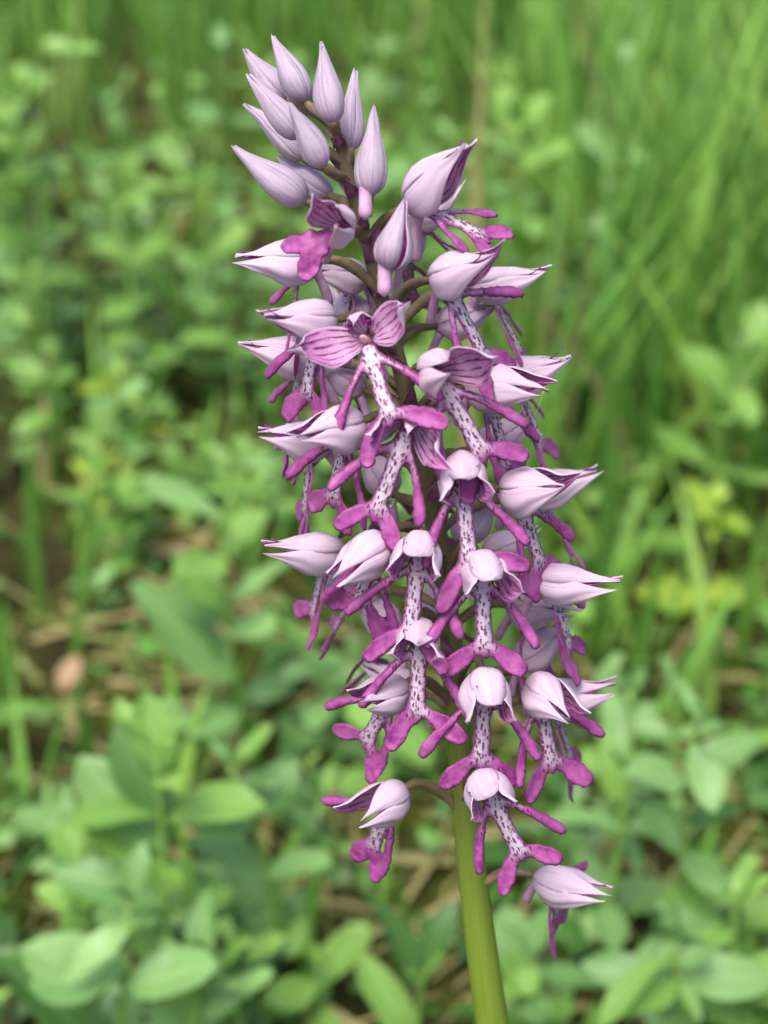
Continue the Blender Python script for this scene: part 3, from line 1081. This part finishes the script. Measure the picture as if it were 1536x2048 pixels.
def herb(px, py, h, kind, leaf, seed, label, group=None, nodes=5, name='leafy_herb', explicit=None, lean=None, top_kind=None, up=1.0, cat='plant', start=0.25):
    """paired oval leaves along an upright stem whose top sits at pixel (px, py), h metres above the soil"""
    r = np.random.default_rng(seed)
    top = on_plane(px, py, h)
    lean = lean or (r.uniform(-.25, .25) * h, r.uniform(-.2, .2) * h)
    e, pts = herb_root(name, top, lean, h, 0.0011 + 0.004 * h, r)
    P = lambda t: pts[min(8, int(t * 8))].lerp(pts[min(8, int(t * 8) + 1)], t * 8 - int(t * 8))
    if explicit:
        for (fr, tx, ty, dd, wd, kd) in explicit:
            A = P(fr)
            d = project(A)[2]
            put_leaf(e, A, at(tx, ty, d - dd * MM), kd or kind, r, wd * .82)
    a0 = r.uniform(0, 6.28)
    for i in range(nodes):
        t = start + (1.0 - start) * i / max(1, nodes - 1)
        A = P(t)
        size = leaf * MM * (0.65 + 0.55 * math.sin(math.pi * (0.25 + 0.6 * t))) * r.uniform(.8, 1.15)
        if i == nodes - 1:
            size *= 0.6
        el = math.radians((10 + 45 * t ** 2) * up + r.uniform(-14, 14))
        a = a0 + i * math.pi / 2 + r.uniform(-.3, .3)
        for k in (0, 1):
            aa = a + k * math.pi + r.uniform(-.2, .2)
            dv = Vector((math.cos(aa) * math.cos(el), math.sin(aa) * math.cos(el), math.sin(el)))
            put_leaf(e, A, A + dv * size * r.uniform(.85, 1.1), (top_kind if (top_kind and i >= nodes - 2) else kind), r, r.uniform(.85, 1.15))
    tag(e, label, cat, group)
    return e


# --- herbs that can be picked out one by one
herb(312, 1490, .115, 'fresh', 20, 1, 'big leafy herb with paired oval leaves, tallest beside the tan straw patch', nodes=6,
     explicit=[(.72, 225, 1450, 4, 1.0, 'deep'), (.75, 255, 1385, -4, .8, 'fresh'), (.6, 165, 1510, 3, 1.0, 'oval'), (.45, 120, 1730, 8, 1.0, 'oval'),
               (.55, 150, 1600, 6, 1.0, 'fresh'), (.95, 345, 1490, 3, .7, 'fresh'), (.4, 190, 1830, 14, 1.0, 'oval')], lean=(.004, .012))
herb(455, 1520, .095, 'oval', 18, 2, 'upright herb with bright stem and widely spaced leaf pairs', nodes=4,
     explicit=[(.95, 540, 1450, 2, .9, 'fresh'), (.9, 560, 1560, 3, 1.1, 'deep'), (.7, 330, 1600, 6, 1.1, 'fresh'), (.15, 330, 1730, 5, 1.1, 'oval'), (.15, 480, 1700, 5, 1.0, 'oval')])
herb(462, 985, .125, 'oval', 22, 3, 'slender herb with long pale blue-green leaves spread around its pale stem', nodes=4, top_kind='fresh',
     explicit=[(.88, 285, 950, 6, .8, 'oval'), (.35, 262, 1170, 8, .75, 'bluer'), (.55, 345, 1100, 2, 1.0, 'fresh'), (.6, 610, 1095, 4, .7, 'oval'),
               (.95, 540, 940, 2, .8, 'fresh'), (.2, 400, 1400, 8, .8, 'fresh')], lean=(-.004, -.01))
herb(255, 1800, .085, 'oval', 24, 4, 'low herb with very broad smooth leaves over a dark soil hollow', nodes=3,
     explicit=[(.9, 135, 1940, 10, 1.0, 'oval'), (.7, 60, 1960, 2, 1.2, 'bluer'), (.8, 290, 1830, 8, .8, 'fresh'), (.5, 230, 2000, 4, 1.1, 'oval'), (.3, 20, 1880, 0, 1.0, 'deep')])
herb(410, 1900, .06, 'oval', 18, 5, 'small herb whose pale top leaf stands upright beside grey bark', nodes=4,
     explicit=[(.9, 395, 1790, 2, .9, 'bluer'), (.6, 470, 1990, 6, 1.2, 'oval'), (.5, 300, 2010, 4, 1.2, 'oval'), (.7, 490, 1870, 2, .7, 'fresh')])
herb(845, 1960, .05, 'fresh', 18, 6, 'young herb with two upright leaves just behind the orchid stem', nodes=2,
     explicit=[(.9, 775, 1780, 8, .9, 'deep'), (.9, 885, 1815, 4, .9, 'deep'), (.5, 765, 2040, 5, 1.0, 'fresh'), (.4, 720, 1900, -4, .8, 'fresh')])
herb(1260, 1380, .10, 'oval', 18, 7, 'herb with one leaf tip curled round like a hook', nodes=4,
     explicit=[(.95, 1230, 1370, 4, 1.2, 'bluer'), (.7, 1300, 1590, 8, 1.0, 'bluer'), (.6, 1200, 1500, 2, 1.0, 'fresh')])
herb(1395, 1440, .12, 'oval', 20, 8, 'tall herb with pale leaves stacked one above another on a yellow-green stem', nodes=4,
     explicit=[(.95, 1405, 1400, 4, 1.0, 'oval'), (.9, 1425, 1620, 10, 1.1, 'oval'), (.8, 1360, 1500, 4, .9, 'fresh'), (.6, 1480, 1600, 0, 1.0, 'deep'), (.35, 1500, 1780, 2, 1.2, 'fresh')],
     lean=(-.012, .004))
herb(1110, 1610, .04, 'deep', 20, 9, 'dark-leaved herb with large flat oval leaves low behind the orchid stem', nodes=2,
     explicit=[(.7, 1185, 1720, 6, 1.1, 'deep'), (.8, 1170, 1570, 2, 1.2, 'oval'), (.6, 1010, 1660, 0, 1.0, 'deep')])
herb(1250, 1640, .05, 'oval', 18, 10, 'herb with one long narrow pale leaf sloping across moss', nodes=2, explicit=[(.9, 1290, 1750, 6, .8, 'oval'), (.8, 1200, 1600, 0, .8, 'oval')])
herb(1340, 1880, .075, 'oval', 24, 11, 'wide low herb with overlapping broad leaves, greenest at its folded front leaf', nodes=4,
     explicit=[(.9, 1190, 2010, 12, .9, 'fresh'), (.8, 1265, 2030, 10, 1.1, 'fresh'), (.9, 1440, 1900, 4, 1.2, 'oval'), (.8, 1400, 2030, 8, 1.2, 'fresh'), (.7, 1530, 1960, 2, 1.2, 'oval')])
herb(1470, 1790, .07, 'fresh', 22, 12, 'fresh green herb with one wide glossy leaf cupped upward', nodes=3,
     explicit=[(.8, 1400, 1870, 5, 1.3, 'fresh'), (.9, 1520, 1740, 2, 1.0, 'fresh'), (.6, 1340, 1800, 0, .9, 'oval')])
herb(1060, 1900, .05, 'oval', 22, 13, 'herb under the lowest hanging flower with a broad drooping leaf', nodes=3,
     explicit=[(.8, 1190, 1930, 6, 1.1, 'oval'), (.9, 1110, 1790, 0, 1.0, 'fresh'), (.6, 1060, 2040, 5, .8, 'oval')])
herb(1490, 740, .11, 'fresh', 24, 14, 'herb with large soft rounded leaves among the tall grass', nodes=4,
     explicit=[(.9, 1500, 850, 8, 1.1, 'round'), (.8, 1400, 680, 2, 1.0, 'round'), (.9, 1535, 600, 0, 1.0, 'fresh')])
herb(1440, 1010, .055, 'yellow', 20, 15, 'vivid yellow-green seedling with ragged lobed leaves', nodes=2, name='lobed_seedling', cat='seedling',
     explicit=[(.9, 1370, 960, 4, 1.2, 'yellow'), (.9, 1500, 1050, 6, 1.2, 'yellow'), (.8, 1420, 1080, 6, 1.1, 'yellow'), (.2, 1500, 1200, 2, 1.2, 'bluer')])
herb(1240, 940, .05, 'fresh', 20, 16, 'seedling with glossy grass-green leaves beside the long bent blade', nodes=2, name='lobed_seedling', cat='seedling',
     explicit=[(.9, 1290, 940, 4, 1.2, 'round'), (.8, 1170, 1000, 4, 1.1, 'fresh'), (.7, 1240, 1060, 3, .9, 'fresh')])
herb(1030, 240, .17, 'round', 20, 17, 'tall herb with pale round leaves glowing above thick green stem', nodes=3, start=.7,
     explicit=[(.97, 1100, 190, 6, 1.1, 'round'), (.97, 1000, 170, 4, 1.0, 'round'), (.9, 940, 260, 4, 1.0, 'round')], lean=(0, .01))
herb(30, 190, .16, 'round', 26, 18, 'pale-leaved herb with large rounded leaves at the meadow edge', nodes=4, start=.5,
     explicit=[(.95, 90, 140, 6, 1.0, 'round'), (.9, -40, 210, 6, 1.0, 'round'), (.7, 80, 290, 4, 1.0, 'round'), (.6, -20, 330, 4, 1.0, 'round')])
herb(255, 350, .12, 'round', 20, 19, 'light green herb with small round crown leaves over a dark gap', nodes=5,
     explicit=[(.95, 225, 330, 4, 1.0, 'round'), (.9, 300, 400, 6, 1.0, 'round'), (.85, 210, 430, 4, 1.0, 'round')])
herb(400, 530, .08, 'bluer', 22, 20, 'blue-green herb with two pale flat leaves facing up', nodes=3,
     explicit=[(.95, 350, 500, 2, 1.0, 'bluer'), (.9, 450, 560, 6, 1.0, 'bluer'), (.7, 440, 650, 6, 1.0, 'round'), (.5, 350, 690, 6, 1.0, 'oval')])
herb(215, 770, .05, 'yellow', 22, 21, 'bright yellow-green seedling with lobed leaves over brown moss', nodes=2, name='lobed_seedling', cat='seedling',
     explicit=[(.9, 150, 770, 4, 1.1, 'yellow'), (.9, 280, 800, 4, 1.0, 'yellow'), (.9, 200, 870, 8, 1.1, 'round'), (.8, 240, 720, 2, 1.0, 'yellow')])
herb(195, 940, .04, 'yellow', 20, 22, 'yellowest seedling with one crumpled drooping leaf', nodes=2, name='lobed_seedling', cat='seedling',
     explicit=[(.9, 200, 1020, 8, 1.3, 'yellow'), (.9, 140, 920, 2, 1.0, 'yellow'), (.9, 230, 900, 2, 1.0, 'yellow')])
herb(345, 850, .045, 'fresh', 22, 23, 'grass-green seedling with notched leaves over pale litter', nodes=2, name='lobed_seedling', cat='seedling',
     explicit=[(.9, 300, 850, 4, 1.2, 'yellow'), (.9, 400, 860, 4, 1.2, 'fresh'), (.8, 350, 930, 6, 1.1, 'round')])
herb(640, 1330, .05, 'bluer', 22, 24, 'bluish herb with flat round leaves half hidden by the hanging lips', nodes=3,
     explicit=[(.9, 560, 1340, 4, 1.1, 'bluer'), (.9, 720, 1350, 4, 1.0, 'bluer'), (.7, 660, 1420, 4, 1.0, 'oval')])
herb(580, 1540, .04, 'deep', 20, 25, 'dark green herb low in the shade left of bare soil'.replace(' left of', ' beside'), nodes=3,
     explicit=[(.9, 640, 1600, 3, 1.1, 'deep'), (.9, 570, 1470, 0, 1.1, 'deep'), (.8, 620, 1680, 3, 1.0, 'deep')])
herb(640, 1930, .03, 'fresh', 16, 26, 'sprawling small-leaved herb at the edge of the bare soil', nodes=3)

# --- the rest of the undergrowth, plant by plant
r0 = np.random.default_rng(5)
KINDS_ = [
    ('oval', 'herb with paired smooth oval leaves', 'oval-leaved herbs'),
    ('fresh', 'bright green oval-leaved herb', 'bright green herbs'),
    ('round', 'herb with pale round leaves', 'round-leaved herbs'),
    ('deep', 'dark green herb', 'dark green herbs'),
    ('lance', 'herb with narrow pointed leaves', 'narrow-leaved herbs'),
]
LANDMARKS = [
    (230, 1290, 'around the tan straw patch'), (650, 1800, 'round the bare soil'), (330, 1650, 'under the big leafy herb'), (190, 1950, 'by the very broad-leaved herb'),
    (460, 1080, 'by the slender pale-stemmed herb'), (195, 860, 'by the yellow-green seedlings'), (400, 600, 'by the blue-green flat-leaved herb'),
    (255, 400, 'by the small round-crowned herb'), (30, 260, 'by the large rounded leaves at the meadow edge'), (640, 500, 'in the meadow straight behind the buds'),
    (1030, 400, 'by the herb with glowing round leaves'), (1300, 300, 'among the tall grass'), (1490, 800, 'by the soft round-leaved herb in grass'),
    (1440, 1080, 'by the vivid yellow-green seedling'), (1200, 1100, 'along the long upright grass blade'), (1395, 1560, 'by the stacked-leaf herb'),
    (1120, 1650, 'behind the orchid stem'), (1350, 1960, 'by the wide low herb with folded leaf'), (640, 1360, 'under the hanging lips'), (700, 150, 'far back in the meadow'),
]


def bare(px, py):
    """soil and litter patches that stay open"""
    for cx, cy, rx, ry in ((650, 1800, 190, 160), (230, 1290, 230, 130), (470, 1330, 130, 90), (1000, 1750, 120, 90), (1330, 1200, 110, 90), (330, 1100, 120, 80), (620, 1650, 90, 60)):
        if ((px - cx) / rx) ** 2 + ((py - cy) / ry) ** 2 < 1:
            return True
    return False


sd = 1000
n = 0
for row, (y0, y1, cnt, h0, h1, lf0, lf1) in enumerate((
        (1950, 2250, 10, .02, .055, 14, 21), (1650, 1950, 12, .02, .06, 12, 19), (1350, 1650, 14, .02, .065, 11, 18), (1050, 1350, 14, .02, .06, 10, 17),
        (750, 1050, 20, .03, .07, 12, 19), (480, 750, 28, .03, .10, 13, 21), (230, 480, 32, .04, .13, 14, 24), (-60, 230, 36, .06, .18, 16, 28))):
    k = 0
    tries = 0
    while k < cnt and tries < 400:
        tries += 1
        px, py = r0.uniform(-180, 1720), r0.uniform(y0, y1)
        if py > 500 and bare(px, py):
            continue
        if px > 1050 and py < 1350 and r0.random() < (0.62 if py < 750 else 0.4):
            continue                         # grass grows there instead
        if py > 1500 and 620 < px < 1000:
            continue
        w = [.38, .26, .12, .14, .10] if px < 1000 or py > 1300 else [.3, .25, .2, .1, .15]
        kd = r0.choice(5, p=w)
        kind, lab, grp = KINDS_[kd]
        sd += 1
        hh_ = r0.uniform(h0, h1)
        lw = on_plane(px, py, hh_)
        near = min(LANDMARKS, key=lambda q: (on_plane(q[0], q[1], 0.03) - Vector((lw.x, lw.y, 0.03))).length)[2]
        size = 'low' if hh_ < .045 else 'taller' if hh_ > .09 else 'mid-height'
        herb(px, py, hh_, kind, r0.uniform(lf0, lf1), sd, f'{size} {lab} {near}', f'{size} {grp} {near}', nodes=int(r0.integers(3, 5)), up=r0.uniform(.5, 1.1))
        k += 1

# ------------------------------------------------------------------ grass, single blades and the sward
M_BLADE = mat_blade('grass_blade_green')


def blade_geo(base, L, w, az, lean, bend, tone, nseg=6, fold=0.25):
    d = Vector((math.cos(az), math.sin(az), 0))
    sd_ = Vector((-math.sin(az), math.cos(az), 0))
    V = []
    p = base.copy()
    ang = lean
    for i in range(nseg + 1):
        t = i / nseg
        ww = w * 0.5 * (1 - t ** 2.5) * (0.75 + 0.5 * math.sin(math.pi * min(1, t + .15)))
        ww = max(ww, w * 0.02)
        dirv = d * math.sin(ang) + Vector((0, 0, math.cos(ang)))
        nr = dirv.cross(sd_)
        V += [p - sd_ * ww + nr * (fold * ww), p, p + sd_ * ww + nr * (fold * ww)]
        p = p + dirv * (L / nseg)
        ang += bend / nseg
    F = []
    for i in range(nseg):
        a = i * 3
        F += [(a, a + 1, a + 4, a + 3), (a + 1, a + 2, a + 5, a + 4)]
    return V, F, [tone] * len(V)


def grass_blade(bx, by, tx, ty, th, w, tone, bow=0.0, label=None, group=None, bh=0.0):
    """one blade from the soil at pixel (bx, by) to its tip at pixel (tx, ty), th metres up"""
    A = on_plane(bx, by, bh)
    A.z = min(A.z, 0.0) if bh == 0 else A.z
    B = on_plane(tx, ty, th)
    sidev = (B - A).cross(FWD).normalized()
    V, F, T = [], [], []
    n_ = 10
    C = A.lerp(B, .5) + sidev * bow * (B - A).length + Vector((0, 0, 0.06 * (B - A).length))
    for i in range(n_ + 1):
        t = i / n_
        p = A * (1 - t) ** 2 + C * 2 * t * (1 - t) + B * t * t
        ww = w * MM * .5 * max(0.03, 1 - t ** 3)
        V += [p - sidev * ww - FWD * ww * .3 - A, p - A, p + sidev * ww - FWD * ww * .3 - A]
        T += [tone] * 3
    for i in range(n_):
        a = i * 3
        F += [(a, a + 1, a + 4, a + 3), (a + 1, a + 2, a + 5, a + 4)]
    o = obj('grass_blade', mesh('grass_blade', V, F, [M_BLADE], None, None, {'tone': T}))
    o.location = A
    return tag(o, label, 'grass', group)


GG = 'long single grass blades behind the orchid'
GL = 'long green grass blade standing clear of the sward'
for i, (bx, by, tx, ty, th, w, tone, bow, lab) in enumerate((
        (1345, 1470, 1475, 1150, .06, 7.5, .72, .04, 'broadest bright green grass blade, leaning over brown litter'),
        (1185, 1330, 1215, 640, .20, 6.0, .55, -.02, 'long upright grass blade rising straight beside the upper hanging lips'),
        (1385, 1000, 1150, 680, .12, 6.0, .52, .03, 'grass blade slanting across the upright one'),
        (1260, 1450, 1335, 1080, .09, 5.0, .50, .03, None), (1080, 760, 1020, 330, .17, 6.0, .74, .02, None), (1310, 640, 1330, 60, .24, 6.0, .6, .02, None),
        (1390, 640, 1640, 130, .25, 6.0, .45, .05, None), (1270, 520, 1180, -60, .26, 7.0, .66, .03, None), (860, 420, 850, -60, .24, 8.0, .45, .02, None),
        (1440, 900, 1480, 300, .24, 6.5, .66, -.03, None), (20, 1430, 10, 1190, .07, 7.0, .70, .02, None), (150, 1330, 210, 960, .09, 4.0, .5, .03, None),
        (380, 640, 395, 330, .12, 5.0, .72, .0, None), (1530, 620, 1400, -40, .28, 6.0, .5, .03, None), (560, 1750, 640, 1600, .03, 5, .6, .05, None),
        (500, 1900, 590, 1740, .025, 5, .84, .04, 'grass blade half yellowed across the bare soil'), (610, 1960, 640, 1690, .05, 5, .62, .02, None),
        (270, 960, 350, 700, .09, 4.5, .6, .06, None), (90, 1250, 60, 880, .10, 5, .55, .04, None), (1480, 1330, 1536, 1020, .08, 5.5, .7, .04, None))):
    grass_blade(bx, by, tx, ty, th, w, tone, bow, lab or GL, None if lab else GG)

r1 = np.random.default_rng(11)
V, F, T = [], [], []


def clear_of_orchid(pts):
    for p in pts:
        x, y, z = project(p)
        if z < 0.29 and -250 < x < 1790 and -200 < y < 2250:
            return False
    return True


def add_blades(count, fy, dens, hh, ww, seed, tn=.56):
    r = np.random.default_rng(seed)
    got = 0
    tries = 0
    while got < count and tries < count * 12:
        tries += 1
        y = fy(r)
        x = r.uniform(-1, 1) * (0.34 * y + 0.12) * 1.25
        px, py, z = project((x, y, 0.0))
        if r.random() > dens(px, py):
            continue
        L = hh(px, py, r)
        tone = float(np.clip(r.normal(tn, .2), 0.02, .8))
        if r.random() < .035:
            tone = r.uniform(.84, 1.0)
        bv, bf, bt = blade_geo(Vector((x, y, -0.004)), L, ww(r), r.uniform(0, 6.28), r.uniform(0, .35), r.uniform(.1, 1.1), tone, 6)
        if not clear_of_orchid(bv[::6]):
            continue
        b0 = len(V)
        V.extend(bv)
        F.extend([tuple(q + b0 for q in f_) for f_ in bf])
        T.extend(bt)
        got += 1


def dens_near(px, py):
    d = .25
    if px > 1000 and py < 1350:
        d = .9
    if px < 250 and 700 < py < 1350:
        d = .6
    if py > 1400:
        d = .3
    if py < 350:
        d = max(d, .5)
    if bare(px, py):
        d *= .35
    return d


def h_near(px, py, r):
    if px > 1000 and py < 1100:
        return r.uniform(.08, .26)
    if py < 300:
        return r.uniform(.08, .24)
    if px > 1000 and py < 1500:
        return r.uniform(.04, .12)
    return r.uniform(.025, .09)


add_blades(3600, lambda r: r.uniform(.27, 1.7) ** 1.0, dens_near, h_near, lambda r: r.uniform(.0018, .0052), 21)
add_blades(6500, lambda r: r.uniform(1.3, 4.2), lambda a, b: .8, lambda a, b, r: r.uniform(.12, .34), lambda r: r.uniform(.003, .008), 22)
add_blades(420, lambda r: r.uniform(.5, 1.6), lambda px, py: 1.0 if (px > 900 and py < 1500) else (.25 if py < 500 else .06), lambda a, b, r: r.uniform(.10, .28),
           lambda r: r.uniform(.005, .0085), 23, .68)
go = obj('grass', mesh('grass', V, F, [M_BLADE], None, None, {'tone': T}))
tag(go, 'fine green grass growing thickly through the herbs', 'grass', kind='stuff')

# ------------------------------------------------------------------ low cover, moss, straw
r2 = np.random.default_rng(31)


def scatter(name, mat, count, ymin, ymax, make, keep, label, cat, seed):
    r = np.random.default_rng(seed)
    V, F, T = [], [], []
    n_ = 0
    tries = 0
    while n_ < count and tries < count * 10:
        tries += 1
        y = ymin + (ymax - ymin) * r.random() ** 1.4
        x = r.uniform(-1, 1) * (0.34 * y + 0.12) * 1.3
        px, py, z = project((x, y, 0))
        if r.random() > keep(px, py):
            continue
        bv, bf, bt = make(Vector((x, y, float(hfield(x, y)))), r)
        b0 = len(V)
        V.extend(bv)
        F.extend([tuple(q + b0 for q in f_) for f_ in bf])
        T.extend(bt)
        n_ += 1
    o = obj(name, mesh(name, V, F, [mat], None, None, {'tone': T}))
    tag(o, label, cat, kind='stuff')
    return o


def small_leaf(p, r):
    L = r.uniform(.006, .015)
    a = r.uniform(0, 6.28)
    el = r.uniform(-.2, .9)
    d = Vector((math.cos(a) * math.cos(el), math.sin(a) * math.cos(el), math.sin(el)))
    s = Vector((-math.sin(a), math.cos(a), r.uniform(-.4, .4))).normalized()
    p = p + Vector((0, 0, r.uniform(.0, .03)))
    nn = d.cross(s)
    w = L * r.uniform(.2, .36)
    V = [p, p + d * L * .3 + s * w + nn * -.1 * L, p + d * L * .7 + s * w * .9 + nn * -.1 * L, p + d * L, p + d * L * .7 - s * w * .9 + nn * -.1 * L,
         p + d * L * .3 - s * w + nn * -.1 * L, p + d * L * .5 + nn * .06 * L]
    F = [(0, 1, 6), (1, 2, 6), (2, 3, 6), (3, 4, 6), (4, 5, 6), (5, 0, 6)]
    return V, F, [float(np.clip(r.normal(.22, .2), 0, .75))] * 7


def straw(p, r):
    L = r.uniform(.015, .07)
    a = r.uniform(0, 6.28)
    el = r.uniform(-.02, .25)
    d = Vector((math.cos(a) * math.cos(el), math.sin(a) * math.cos(el), math.sin(el)))
    s = Vector((-math.sin(a), math.cos(a), r.uniform(-.6, .6))).normalized()
    w = r.uniform(.0004, .0019)
    p = p + Vector((0, 0, r.uniform(.002, .008)))
    bnd = s * r.uniform(-.12, .12) * L
    V = [p - s * w, p + s * w, p + d * L * .5 + bnd + s * w + Vector((0, 0, w)), p + d * L * .5 + bnd - s * w + Vector((0, 0, w)), p + d * L + s * w * .4, p + d * L - s * w * .4]
    return V, [(0, 1, 2, 3), (3, 2, 4, 5)], [r.uniform(.86, 1.0)] * 6


def moss_tuft(p, r):
    V, F = [], []
    for k in range(4):
        a = r.uniform(0, 6.28)
        d = Vector((math.cos(a) * .6, math.sin(a) * .6, r.uniform(.4, 1))).normalized()
        s = Vector((-math.sin(a), math.cos(a), 0))
        L = r.uniform(.004, .010)
        b = len(V)
        V += [p - s * .0009, p + s * .0009, p + d * L]
        F.append((b, b + 1, b + 2))
    return V, F, [float(np.clip(r.normal(.5, .2), 0, 1))] * len(V)


tm = NT('moss_olive')
ta_ = tm.n.new('ShaderNodeAttribute')
ta_.attribute_name = 'tone'
M_MOSS = tm.finish(tm.mix(ta_.outputs['Fac'], srgb(44, 54, 16), srgb(96, 98, 38)), 0.8, 0.2, None, 0.2)
scatter('low_leaves', M_BLADE, 3000, .22, 2.0, small_leaf, lambda px, py: .3 if bare(px, py) else .9, 'tiny green leaves covering the soil between the herbs', 'ground cover', 41)
scatter('moss', M_MOSS, 6000, .22, 1.3, moss_tuft, lambda px, py: 1.0, 'olive moss growing over the soil', 'moss', 42)
scatter('straw', M_BLADE, 1300, .22, 1.6, straw, lambda px, py: 1.0 if bare(px, py) else .25, 'dry tan straw and stalks lying on the soil', 'straw', 43)

# --- a few dead leaves one can pick out
for i, (px, py, tx, ty, lab) in enumerate((
        (430, 1350, 415, 1240, 'reddish brown dead leaf standing on edge in the litter'), (120, 1380, 150, 1310, 'pale tan dead leaf flat on the straw'),
        (560, 1900, 500, 1840, 'greyish dead leaf curled on bare soil'), (480, 1760, 500, 1830, 'pinkish brown dead leaf beside the bright-stemmed herb'),
        (1390, 640, 1400, 560, 'faded tan dead leaf caught upright in the grass'), (1430, 880, 1400, 830, 'pale dry leaf lying in the grass by the round-leaved herb'))):
    e = bpy.data.objects.new('dead_leaf', None)
    A = on_plane(px, py, 0.004)
    rr = np.random.default_rng(900 + i)
    COL.objects.link(e)
    e.location = A
    put_leaf(e, A, on_plane(tx, ty, .012), 'dead', rr, 1.2, name='leaf_blade')
    tag(e, lab, 'dead leaf')

# ------------------------------------------------------------------ water drops and a strand of silk on the flowers
t = NT('clear_water')
t.b.inputs['Transmission Weight'].default_value = 1.0
t.b.inputs['IOR'].default_value = 1.33
t.b.inputs['Roughness'].default_value = 0.02
M_WATER = t.m
bpy.context.view_layer.update()
dg = bpy.context.evaluated_depsgraph_get()
for (px, py, rad, lab) in ((812, 942, .00062, 'clear water drop on a spotted magenta lip arm'), (778, 1002, .0008, 'larger clear water drop hanging at a lip fork'),
                           (1000, 1540, .0006, 'tiny clear water drop on a leg-like lobe of a lower lip')):
    hit, loc, nrm, _, ob_, _ = scene.ray_cast(dg, CAM, ray(px, py).normalized())
    if not hit or (loc - CAM).length > 0.25:
        continue
    V, F = [], []
    for i in range(7):
        th = math.pi * i / 6
        for j in range(10):
            ph = 2 * math.pi * j / 10
            V.append((rad * math.sin(th) * math.cos(ph), rad * math.sin(th) * math.sin(ph) * .9, rad * 1.15 * math.cos(th) - rad * .12 * math.sin(th)))
    for i in range(6):
        for j in range(10):
            F.append((i * 10 + j, (i + 1) * 10 + j, (i + 1) * 10 + (j + 1) % 10, i * 10 + (j + 1) % 10))
    d_ = obj('water_drop', mesh('water_drop', V, F, [M_WATER]))
    d_.location = loc + nrm * rad * 0.45
    tag(d_, lab, 'water drop')
M_SILK = mat_simple('silk', srgb(226, 226, 190), srgb(210, 214, 160), 900, 0.4, 0.3)
p_, q_ = at(1090, 772, .199), at(1064, 842, .199)
v, f, u = tube([p_, p_.lerp(q_, .5) + RGT * .0002, q_], [.00004] * 3, 5)
sk = obj('silk_strand', mesh('silk_strand', [Vector(a) - q_ for a in v], f, [M_SILK]))
sk.location = q_
tag(sk, 'short pale silk strand caught on a flared purple sepal tip', 'silk')
